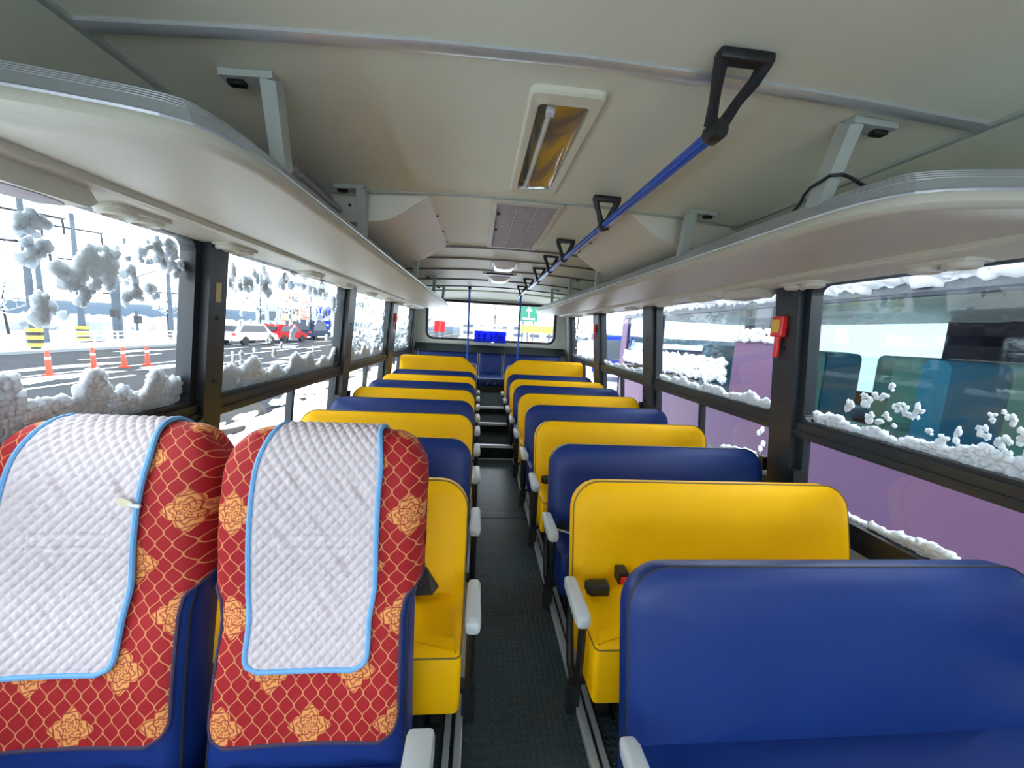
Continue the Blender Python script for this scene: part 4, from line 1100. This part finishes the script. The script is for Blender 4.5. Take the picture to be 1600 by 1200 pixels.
for k in range(60): b2 += clump(rr_.uniform(1.52, 2.70), rr_.uniform(1.0, 1.24), rr_.uniform(0.006, 0.02), rr_.uniform(0.01, 0.03), -1, rr_, 3)
b2 += bank(-1, 1.50, 2.70, ZB, lambda y: max(0.01, 0.075 + 0.03 * math.sin(12 * y) + 0.025 * math.sin(33 * y)), rr_, 0.013)
win_snow('window_snow', b2, 'feathery snow on the roadside window, second behind the windscreen pillar', 2)
b3 = []
for k in range(110): b3 += clump(rr_.uniform(2.93, 4.02), rr_.uniform(0.80, 1.24), rr_.uniform(0.01, 0.04), rr_.uniform(0.01, 0.035), -1, rr_, 3)
b3 += bank(-1, 2.92, 4.04, ZB, wav(0.07, 0.05, 17, 41), rr_, 0.014)
win_snow('window_snow', b3, 'thick frost and snow on the third roadside window', 3)
b4 = []
for k in range(60): b4 += clump(rr_.uniform(4.36, 5.38), rr_.uniform(0.80, 1.24), rr_.uniform(0.01, 0.05), rr_.uniform(0.01, 0.04), -1, rr_, 3)
b4 += bank(-1, 4.35, 5.39, ZB, wav(0.05, 0.04, 15, 37), rr_, 0.015)
win_snow('window_snow', b4, 'frost and snow on the rearmost roadside window', 4)
b5 = []
for y, z, ry, rz in W1R: b5 += clump(y, z, ry * 1.2, rz * 1.1, 1, rr_, 7)
b5 += bank(1, 0.60, 1.39, ZB, lambda y: max(0.006, 0.042 - 0.02 * math.sin(7 * y) + 0.010 * math.sin(45 * y)), rr_, 0.010, 0.02)
b5 += bank(1, 0.90, 1.35, ZL0, lambda y: max(0.004, 0.028 + 0.02 * math.sin(9 * y)), rr_, 0.010, 0.02)
win_snow('window_snow', b5, 'white snow heaped along the foot of the window beside the yellow bench', 5)
b6 = bank(1, 1.59, 2.70, ZB, lambda y: max(0.006, 0.035 + 0.012 * math.sin(19 * y) + 0.008 * math.sin(51 * y)), rr_, 0.011, 0.02)
b6 += bank(1, 1.59, 1.95, ZL0, lambda y: max(0.004, 0.05 - 0.03 * math.cos(9 * y)), rr_, 0.011, 0.02)
win_snow('window_snow', b6, 'snow ridge along the foot of the second window facing the purple bus', 6)
b7 = bank(1, 2.93, 3.97, ZB, wav(0.03, 0.02, 13, 33), rr_, 0.013, 0.02) + bank(1, 4.23, 5.28, ZB, wav(0.02, 0.015, 13, 33), rr_, 0.014, 0.02)
for k in range(30): b7 += clump(rr_.uniform(4.25, 5.25), rr_.uniform(0.80, 1.22), rr_.uniform(0.01, 0.03), rr_.uniform(0.01, 0.03), 1, rr_, 3)
win_snow('window_snow', b7, 'snow on the two rearmost windows facing the parked bus', 7)

# ------------------------------------------------------------------ outside: ground and road
G = -1.05
gm = structure(obj('floor_outdoors', bx((-300, -60, G - 0.3), (120, 300, G - 0.02)), 'snow_ground'), 'snow covered ground outside the bus')
rd = structure(obj('trim_road', bx((-19.6, -60, G - 0.05), (-5.0, 260, G)), 'asphalt'), 'wide wet grey road')
kb = bmesh.new(); box(kb, (-20.1, -60, G - 0.05), (-19.6, 260, G + 0.12)); obj('kerb', kb, 'concrete', rd)
for x, dash in ((-9.0, False), (-11.4, True), (-13.4, False), (-16.3, True)):
    if dash:
        for k in range(12):
            obj('lane_dash', bx((x - 0.09, 2 + k * 7.5, G), (x + 0.09, 6 + k * 7.5, G + 0.006)), 'road_paint', rd)
    else: obj('lane_line', bx((x - 0.09, -40, G), (x + 0.09, 160, G + 0.006)), 'road_paint', rd)
sb = []
for k in range(34):
    y = rr_.uniform(3, 40); sb.append(((-rr_.choice([5.4, 6.3, 10.2, 12.6, 14.6, 17.8]) + rr_.uniform(-0.5, 0.5), y, G), (rr_.uniform(0.1, 0.5), rr_.uniform(0.6, 2.4), 0.03)))
stuff(new_obj('slush', blob_mesh('slush', sb, 0.3, 9), 'snow_ground'), 'thin slush patches lying on the road', 'slush')
vb = []
for k in range(160):
    y = rr_.uniform(0, 22); vb.append(((-rr_.uniform(3.2, 5.2), y, G + 0.0), (rr_.uniform(0.1, 0.35), rr_.uniform(0.15, 0.5), rr_.uniform(0.03, 0.14))))
stuff(new_obj('verge_snow', blob_mesh('verge_snow', vb, 0.3, 11), 'snow_ground'), 'lumpy snow on the verge behind the white fence', 'snow')
vb = [((-rr_.uniform(3.3, 4.9), rr_.uniform(3, 14), G), (rr_.uniform(0.1, 0.4), rr_.uniform(0.3, 0.9), 0.03)) for k in range(18)]
stuff(new_obj('wet_soil', blob_mesh('wet_soil', vb, 0.3, 12), 'wood_dark'), 'bare wet soil showing through verge snow', 'soil')

# white roadside fence
fn = thing('roadside_fence', 'low white post and rail fence between the bus and the road', 'fence', (-3.0, 8.0, G))
py = [-0.6 + 1.95 * k for k in range(10)]
for y in py:
    bm = bmesh.new(); box(bm, (-0.07, y - 8 - 0.07, 0), (0.07, y - 8 + 0.07, 0.72), 0.015); p = obj('post', bm, 'fence_white', fn)
    bm = bmesh.new(); box(bm, (-0.085, y - 8 - 0.085, 0.72), (0.085, y - 8 + 0.085, 0.77), 0.015); obj('cap', bm, 'snow_ground', p)
for a, b in zip(py, py[1:]):
    for z in (0.22, 0.60): obj('rail', bx((-0.025, a - 8 + 0.07, z - 0.035), (0.025, b - 8 - 0.07, z + 0.035)), 'fence_white', fn)
    for k in range(1, 14):
        y = a - 8 + 0.07 + (b - a - 0.14) * k / 14
        obj('baluster', bx((-0.012, y - 0.018, 0.24), (0.012, y + 0.018, 0.58)), 'fence_white', fn)

def bollard(x, y, label):
    t = thing('lane_bollard', label, 'bollard', (x, y, G), 'orange bollards on the road')
    bm = bmesh.new(); L = []
    for r, z in ((0.16, 0), (0.16, 0.05), (0.075, 0.07), (0.055, 0.72), (0.03, 0.76)): L.append([bm.verts.new((r * math.cos(2*PI*k/10), r * math.sin(2*PI*k/10), z)) for k in range(10)])
    for A, B in zip(L, L[1:]):
        for k in range(10): bm.faces.new((A[k], A[(k+1) % 10], B[(k+1) % 10], B[k]))
    bm.faces.new(L[-1]); obj('post', bm, 'cone_orange', t, True)
    bm = bmesh.new(); tube(bm, [(0, 0, 0.50), (0, 0, 0.58)], 0.064, 10, False, False); obj('reflective_band', bm, 'car_white', t)
for i, (x, y) in enumerate(((-13.1, 12.7), (-13.4, 14.4), (-13.2, 15.3), (-13.1, 16.2))):
    bollard(x, y, 'thin orange lane bollard standing in a line on the grey road')

def utility_pole(x, y, h, arms, label, insul=True):
    t = thing('utility_pole', label, 'utility pole', (x, y, G))
    bm = bmesh.new(); tube(bm, [(0, 0, 0), (0, 0, h)], [0.17, 0.10], 10); obj('shaft', bm, 'pole_grey', t, True)
    for z, w in arms:
        bm = bmesh.new(); bar(bm, (-w * 0.3, -w / 2, z), (w * 0.3, w / 2, z + 0.05), 0.09, 0.09); a = obj('crossarm', bm, 'wood_dark', t)
        if insul:
            for k in (-1, 1):
                bm = bmesh.new(); tube(bm, [(k * w * 0.28, k * w * 0.47, z), (k * w * 0.29, k * w * 0.48, z - 0.7)], 0.05, 6); obj('insulator', bm, 'wood_dark', a)
    return t
utility_pole(-21.8, 20.8, 7.2, ((6.4, 2.4), (5.0, 1.4)), 'tall utility pole with crossarms and a striped guard at its foot')
utility_pole(-24.5, 26.0, 7.6, ((6.7, 2.2), (4.9, 1.2)), 'tall utility pole standing beside the grey cabinet')
utility_pole(-24.7, 33.2, 6.6, ((3.6, 3.4),), 'utility pole with one wide crossarm beyond the guard railing', False)
utility_pole(-26.4, 30.4, 4.6, ((3.2, 0.9),), 'short grey pole beside the traffic signal post', False)
utility_pole(-25.2, 24.6, 5.2, (), 'plain grey post without crossarms beside the road railing', False)
for (x, y) in ((-21.8, 20.8), (-24.5, 26.0)):
    t = thing('pole_guard', 'yellow and black striped guard round the foot of a utility pole', 'pole guard', (x, y, G), 'striped pole guards')
    for k in range(5):
        bm = bmesh.new(); tube(bm, [(0, 0, 0.1 + 0.18 * k), (0, 0, 0.1 + 0.18 * (k + 1))], 0.29, 12, False, False); obj('stripe', bm, 'banner_yellow' if k % 2 == 0 else 'rubber', t)
t = thing('traffic_signal', 'traffic signal post with dark lamp boxes by the railing', 'traffic signal', (-24.7, 28.8, G))
bm = bmesh.new(); tube(bm, [(0, 0, 0), (0, 0, 4.4)], 0.13, 10); obj('post', bm, 'pole_grey', t, True)
bm = bmesh.new(); bar(bm, (0, 0, 3.9), (1.2, 1.7, 5.0), 0.07, 0.07); obj('arm', bm, 'pole_grey', t)
for dz, dy in ((1.6, -0.35), (1.2, 1.4)): obj('lamp_box', bx((-0.15, dy - 0.2, dz), (0.15, dy + 0.2, dz + 0.55), 0.04), 'rubber', t)
bm = bmesh.new(); tube(bm, [(0, 1.3, 0), (0, 1.3, 2.1)], 0.07, 8); obj('side_post', bm, 'pole_grey', t, True)
t = thing('street_cabinet', 'grey electric cabinet standing at the roadside railing', 'cabinet', (-25.2, 27.2, G))
obj('body', bx((-0.4, -0.45, 0.1), (0.4, 0.45, 1.25), 0.03), 'concrete', t); obj('plinth', bx((-0.45, -0.5, 0), (0.45, 0.5, 0.1)), 'wood_dark', t)
# far railing
t = thing('guard_railing', 'long pale metal guard railing along the far kerb', 'railing', (-21.5, 30, G))
for k in range(22):
    y = -8 + 1.4 * k; bm = bmesh.new(); tube(bm, [(0, y, 0), (0, y, 0.85)], 0.05, 6); obj('post', bm, 'fence_white', t)
for z in (0.35, 0.60, 0.82):
    bm = bmesh.new(); tube(bm, [(0, -8, z), (0, 21.4, z)], 0.035, 6); obj('rail', bm, 'fence_white', t)
# wires, strung from crossarm end to crossarm end
def span(p, q, sag, n=8):
    p, q = Vector(p), Vector(q)
    return [p.lerp(q, i / n) - Vector((0, 0, sag * 4 * (i / n) * (1 - i / n))) for i in range(n + 1)]
for k in (-1, 1):
    for z1, w1, z2, w2, zf in ((6.4, 2.4, 6.7, 2.2, 6.3), (5.0, 1.4, 4.9, 1.2, 3.62)):
        p1 = (-21.8 + k * w1 * 0.3, 20.8 + k * w1 / 2, G + z1 + 0.06); p2 = (-24.5 + k * w2 * 0.3, 26.0 + k * w2 / 2, G + z2 + 0.06)
        p3 = (-24.7 + k * 0.12, 33.2, G + zf) if zf > 5 else (-24.7 + k * 1.02, 33.2 + k * 1.7, G + zf + 0.06)
        bm = bmesh.new(); tube(bm, span((p1[0] + 0.2, -22, p1[2] + 0.2), p1, 0.5) + span(p1, p2, 0.12)[1:] + span(p2, p3, 0.15)[1:], 0.02, 4)
        tag(obj('overhead_wire', bm, 'pole_grey'), 'thin power line, one of the ' + ('upper' if zf > 5 else 'lower') + ' two strung between the utility poles', 'wire', 'overhead wires')

# hills and frosted brush on the horizon
def ridge(name, x0, y0, x1, y1, base, amp, seed, m, label):
    r_ = random.Random(seed); bm = bmesh.new(); L = []
    n = 60
    for i in range(n + 1):
        u = i / n; x = x0 + (x1 - x0) * u; y = y0 + (y1 - y0) * u
        h = base + amp * (math.sin(5 * u + seed) + 0.5 * math.sin(17 * u + 2 * seed) + 0.3 * r_.random())
        d = Vector((x + 0.178, y, 0)).normalized()
        L.append([bm.verts.new((x + d.x * k, y + d.y * k, z)) for k, z in ((0, G), (8, G + h * 0.7), (20, G + h), (60, G))])
    for A, B in zip(L, L[1:]):
        for i in range(3): bm.faces.new((A[i], A[i+1], B[i+1], B[i]))
    return structure(obj(name, bm, m, None, True), label)
ridge('trim_ridge', -150, -40, -80, 170, 4.0, 0.5, 3, 'hill_far', 'low blue grey ridge on the horizon beyond the road')
ridge('trim_ridge', -80, 170, 120, 170, 2.6, 0.5, 5, 'hill_far', 'low snowy ridge behind the bus')
fb = []
for k in range(240):
    y = rr_.uniform(8, 78); x = -rr_.uniform(34, 50) - 0.1 * y
    fb.append(((x, y, G + rr_.uniform(0.0, 0.5)), (rr_.uniform(0.6, 2.0), rr_.uniform(0.8, 3.0), rr_.uniform(0.3, 1.1))))
stuff(new_obj('frosted_brush', blob_mesh('frosted_brush', fb, 0.35, 13), 'brush_frost'), 'frosted grey brush beyond the road', 'brush')

def bare_tree(x, y, h, seed, label, group, m='brush_frost'):
    r_ = random.Random(seed); t = thing('bare_tree', label, 'tree', (x, y, G), group)
    bm = bmesh.new(); tube(bm, [(0, 0, 0), (0.05 * h * r_.uniform(-1, 1), 0, h * 0.5), (0, 0.03 * h, h * 0.8)], [0.035 * h * 0.5, 0.02 * h * 0.5, 0.006 * h], 6); obj('trunk', bm, 'wood_dark', t)
    bm = bmesh.new(); tips = []
    for k in range(26):
        z = h * r_.uniform(0.3, 0.8); a = r_.uniform(0, 2*PI); l = h * r_.uniform(0.15, 0.32)
        p0 = Vector((0, 0.02 * h * (z / h), z)); p1 = p0 + Vector((math.cos(a) * l, math.sin(a) * l, l * r_.uniform(0.4, 1.0)))
        tube(bm, [p0, p1], [0.007 * h, 0.003 * h], 4)
        for j in range(3):
            q = p0.lerp(p1, r_.uniform(0.4, 1)); e = Vector((r_.uniform(-1, 1), r_.uniform(-1, 1), r_.uniform(0.1, 1))) * l * 0.45
            tube(bm, [q, q + e], [0.0035 * h, 0.0015 * h], 4); tips.append(q + e)
    obj('branches', bm, m, t)
    bl_ = [(tuple(p), (0.035 * h, 0.035 * h, 0.018 * h)) for p in tips]
    o = new_obj('branch_snow', blob_mesh('branch_snow', bl_, 0.3, seed), 'snow_ground', t); o['kind'] = 'stuff'
    return t
for i, (x, y, h) in enumerate(((-27, 36, 5), (-30, 44, 6), (-28, 52, 6.5), (-33, 30, 4.5), (-29, 22, 4.5), (-25, 60, 7), (-31, 66, 8))):
    bare_tree(x, y, h, 40 + i, 'snow dusted bare tree beyond the far side of the road', 'trees beyond the road')
for i, (x, y, h) in enumerate(((-3.8, 17, 3.6), (-3.4, 24.5, 5.0), (-5.5, 22, 5), (1.0, 30, 5), (6.5, 26, 4.5), (-4.5, 15, 2.6))):
    bare_tree(x, y, h, 60 + i, 'snow laden bare tree seen through the back window', 'trees behind the bus')

# far buildings
def building(x, y, w, d, h, m, label, rows=2, cols=4):
    t = thing('building', label, 'building', (x, y, G))
    obj('walls', bx((-w/2, -d/2, 0), (w/2, d/2, h)), m, t)
    bm = bmesh.new(); box(bm, (-w/2 - 0.2, -d/2 - 0.2, h), (w/2 + 0.2, d/2 + 0.2, h + 0.4)); obj('roof', bm, 'snow_ground', t)
    for r in range(rows):
        for c in range(cols):
            xx = -w/2 + w * (c + 0.5) / cols; zz = h * (r + 0.5) / rows
            obj('window', bx((xx - w / cols * 0.3, -d/2 - 0.06, zz - h / rows * 0.22), (xx + w / cols * 0.3, -d/2 + 0.05, zz + h / rows * 0.22)), 'window_dark', t)
building(-52, 112, 14, 8, 5.5, 'build_blue', 'wide pale blue warehouse beyond the road bend', 1, 5)
building(-40.5, 90, 4.0, 6, 7.6, 'build_orange', 'narrow salmon building beyond the road bend', 3, 2)
building(-32.5, 92, 7, 6, 6.0, 'build_grey', 'pale grey building beside the salmon one', 2, 4)
building(-23, 94, 7, 6, 5.0, 'build_grey', 'low grey block beyond the blue road sign', 2, 4)
building(14, 120, 40, 8, 4, 'build_grey', 'long pale building seen through the back window', 2, 8)
def board(name, x, y, z0, w, h, m, label, cat, bars=0, yaw=0):
    t = thing(name, label, cat, (x, y, G)); t.rotation_euler = (0, 0, R(yaw))
    obj('panel', bx((-w/2, -0.04, z0), (w/2, 0.04, z0 + h), 0.02), m, t)
    for k in (-1, 1):
        bm = bmesh.new(); tube(bm, [(k * w * 0.3, 0.09, 0), (k * w * 0.3, 0.09, z0 + h)], 0.05, 8); obj('post', bm, 'pole_grey', t)
    for k in range(bars):
        obj('stripe', bx((-w * 0.4, -0.055, z0 + h * (0.2 + 0.25 * k)), (w * 0.4, -0.041, z0 + h * (0.26 + 0.25 * k))), 'car_white', t)
    return t
board('road_sign', -21.8, 56, 0.9, 1.7, 2.9, 'sign_cobalt', 'tall cobalt blue road sign far along the road', 'road sign', 3, 15)
board('road_sign', -18.6, 57, 1.0, 1.2, 1.5, 'sign_cobalt', 'smaller cobalt blue road sign far along the road', 'road sign', 1, 15)
gs = board('direction_sign', 2.95, 25, 2.75, 1.15, 1.05, 'sign_green', 'green direction sign with white arrow behind the bus', 'road sign')
bm = bmesh.new(); bar(bm, (0, -0.05, 3.0), (0, -0.05, 3.45), 0.07, 0.02, (0, 1, 0)); prism(bm, [(-0.2, 3.42), (0.2, 3.42), (0, 3.7)], 'y', -0.06, -0.045); obj('arrow', bm, 'car_white', gs)
bm = bmesh.new(); bar(bm, (-0.4, -0.05, 2.92), (0.4, -0.05, 2.92), 0.02, 0.10, (0, 0, 1)); obj('lettering_bar', bm, 'car_white', gs)
board('banner', 3.2, 22, 2.05, 2.1, 0.42, 'banner_yellow', 'long yellow banner stretched between posts behind the bus', 'banner')
board('banner', -2.2, 20, 1.85, 0.55, 0.55, 'car_red', 'small red notice among the trees behind the bus', 'notice')
board('barrier', -20.2, 32.2, 0.2, 1.8, 0.55, 'car_red', 'red and white barrier board at the far kerb', 'barrier', 2, 40)

def car(x, y, yaw, m, label, L_=4.4, W_=1.8, H_=1.6):
    t = thing('car', label, 'car', (x, y, G)); t.rotation_euler = (0, 0, R(yaw))
    side = [(-L_/2, 0.35), (L_/2, 0.35), (L_/2, 0.75), (L_/2 - 0.9, 0.92), (L_/2 - 1.5, H_ - 0.02), (-L_/2 + 0.6, H_), (-L_/2 + 0.08, 0.95)]
    bm = bmesh.new(); prism(bm, side, 'y', -W_/2, W_/2)
    bmesh.ops.bevel(bm, geom=bm.edges[:], offset=0.06, segments=2, affect='EDGES'); obj('body', bm, m, t, True)
    for s_ in (-1, 1):
        bm = bmesh.new(); prism(bm, [(-L_/2 + 0.35, 0.98), (L_/2 - 1.25, 0.98), (L_/2 - 1.6, H_ - 0.12), (-L_/2 + 0.68, H_ - 0.12)], 'y', s_ * (W_/2 - 0.02), s_ * (W_/2 + 0.012)); obj('side_window', bm, 'window_dark', t)
        for xx in (-L_/2 + 0.85, L_/2 - 0.85):
            bm = bmesh.new(); tube(bm, [(xx, s_ * (W_/2 - 0.2), 0.33), (xx, s_ * (W_/2 + 0.02), 0.33)], 0.33, 14); w = obj('wheel', bm, 'tyre', t, True)
    bm = bmesh.new(); box(bm, (-L_/2 + 0.02, -W_/2 + 0.25, 1.02), (-L_/2 + 0.40, W_/2 - 0.25, H_ - 0.18)); obj('rear_window', bm, 'window_dark', t)
    for s_ in (-1, 1): obj('tail_light', bx((-L_/2 - 0.02, s_ * (W_/2 - 0.35), 0.72), (-L_/2 + 0.05, s_ * (W_/2 - 0.1), 0.90)), 'red_plastic', t)
    return t
car(-18.0, 31.6, 80, 'car_white', 'white car driving away on the road')
car(-18.2, 37.6, 82, 'car_red', 'red car beside the white car on the road')
car(-19.0, 46, 86, 'car_dark', 'dark truck-like car far along the road', 4.6, 1.9, 2.1)
car(6.6, 18.5, 60, 'sign_cobalt', 'cobalt blue van parked beyond the purple bus', 3.2, 1.6, 2.1)
car(8.6, 15.5, 10, 'car_dark', 'dark car parked in the snowy lot behind the purple bus', 4.4, 1.8, 1.7)
bs = [((12 + rr_.uniform(-0.5, 8), 18 + rr_.uniform(0, 10), G), (rr_.uniform(0.8, 2.4), rr_.uniform(0.6, 1.6), 0.10)) for k in range(26)]
stuff(new_obj('bare_soil', blob_mesh('bare_soil', bs, 0.3, 17), 'brown_soil'), 'brown soil patches in the snowy lot', 'soil')

# ------------------------------------------------------------------ the purple bus alongside
PX = 2.40
pb = thing('parked_bus', 'purple bus under roof snow parked alongside', 'bus', (PX + 1.2, 1.5, G))
inv = Vector((-(PX + 1.2), -1.5, -G))
PY0, PY1 = -6.0, 6.85
PZ0, PZ1, PZR = 0.50, 1.357, 1.50
def pobj(nm, bm, m, par=None, sm=False):
    if par is None: return obj(nm, sh(bm, inv), m, pb, sm)
    return obj(nm, sh(bm, inv), m, par, sm)
bm = bmesh.new()
box(bm, (PX, PY0, G + 0.30), (PX + 0.06, PY1, PZ0))                    # near side below the windows
box(bm, (PX + 2.34, PY0, G + 0.30), (PX + 2.40, PY1, PZ0))
box(bm, (PX, PY0, G + 0.30), (PX + 2.4, PY0 + 0.06, PZ0)); box(bm, (PX, PY1 - 0.06, G + 0.30), (PX + 2.4, PY1, PZ0 + 0.05))
body = pobj('body', bm, 'purple_paint')
pobj('chassis_floor', bx((PX + 0.06, PY0 + 0.06, G + 0.40), (PX + 2.34, PY1 - 0.06, G + 0.50)), 'dark_interior')
bm = bmesh.new(); box(bm, (PX, PY0, PZ1), (PX + 2.4, PY1, PZR), 0.03); pobj('roof', bm, 'coach_dark')
pil = [(-6.0, -5.8), (-3.9, -3.7), (-1.8, -1.6), (0.14, 0.34), (3.03, 3.70), (5.35, 5.55), (6.60, 6.85)]
for a, b in pil:
    for x in (PX, PX + 2.34):
        near = x == PX
        pobj('window_pillar', bx((x, a, PZ0), (x + 0.06, b, PZ1 if not (near and a == 3.03) else 1.055)), 'purple_paint')
pobj('upper_pillar', bx((PX + 0.005, 3.27, 1.055), (PX + 0.055, 3.46, PZ1)), 'coach_dark')
for (a, b), (c, d) in zip(pil, pil[1:]):
    for x in (PX + 0.02, PX + 2.36):
        pobj('window_pane', bx((x, b, PZ0), (x + 0.012, c, PZ1)), 'coach_glass')
pobj('window_pane', bx((PX + 0.02, 3.03, 1.055), (PX + 0.032, 3.27, PZ1)), 'coach_glass'); pobj('window_pane', bx((PX + 0.02, 3.46, 1.055), (PX + 0.032, 3.70, PZ1)), 'coach_glass')
pobj('inner_post', bx((PX + 0.09, 1.30, PZ0), (PX + 0.17, 1.48, PZ1)), 'coach_dark')
for y in (-2.9, 5.0):
    for x in (PX - 0.01, PX + 2.11):
        bm = bmesh.new(); tube(bm, [(x, y, G + 0.46), (x + 0.30, y, G + 0.46)], 0.46, 20); pobj('wheel', bm, 'tyre', None, True)
seatpos = [(0.60, 'mint_fabric', 'teal_fabric'), (2.10, 'teal_fabric', 'mint_fabric'), (3.4, 'mint_fabric', 'teal_fabric'), (4.6, 'teal_fabric', 'mint_fabric')]
for y, ma, mb in seatpos:
    for xo in (0.30, 1.45):
        bm = bmesh.new(); prism(bm, rrect(y, y + 0.16, 0.15, 0.99, 0.06, 4), 'x', PX + xo, PX + xo + 0.42); s1 = pobj('seat_back', bm, ma, None, True)
        bm = bmesh.new(); prism(bm, rrect(y, y + 0.16, 0.15, 0.99, 0.06, 4), 'x', PX + xo + 0.44, PX + xo + 0.80); pobj('seat_back', bm, mb, None, True)
        bm = bmesh.new(); box(bm, (PX + xo, y - 0.42, 0.20), (PX + xo + 0.80, y, 0.34), 0.03); pobj('seat_cushion', bm, ma, None, True)
# snow on its roof and ledges
rs = []
y = PY0
while y < PY1:
    for x in (PX + 0.02, PX + 0.20, PX + 0.5, PX + 0.9, PX + 1.4, PX + 1.9, PX + 2.3):
        rs.append(((x + rr_.uniform(-0.02, 0.02), y + rr_.uniform(-0.03, 0.03), PZR + 0.01), (rr_.uniform(0.04, 0.07) if x < PX + 0.1 else 0.3, rr_.uniform(0.07, 0.13), rr_.uniform(0.095, 0.115))))
    y += 0.07
me = blob_mesh('roof_snow', rs, 0.2, 19); 
o = stuff(new_obj('roof_snow', me, 'snow_ground'), 'thick snow lying on the roof of the purple bus', 'snow')
ls = []
def ledge(ya, yb, z, h):
    y = ya
    while y < yb:
        for k in range(7):
            r0 = rr_.uniform(0.012, 0.026) * (0.5 + h / 0.2)
            ls.append(((PX - rr_.uniform(0.0, 0.02), y + rr_.uniform(-0.02, 0.02), z + rr_.uniform(0, h)), (0.022, r0, r0 * rr_.uniform(0.7, 1.3))))
        y += 0.025
ledge(3.80, 5.33, 0.62, 0.22); ledge(3.0, 3.73, 1.06, 0.10); ledge(5.55, 6.6, 0.64, 0.16)
for k in range(12): ls.append(((PX - 0.005, rr_.uniform(3.0, 3.25), rr_.uniform(0.1, 0.6)), (0.015, 0.02, 0.03)))
stuff(new_obj('ledge_snow', blob_mesh('ledge_snow', ls, 0.3, 23), 'snow_ground'), 'snow caught on the window ledges of the purple bus', 'snow')
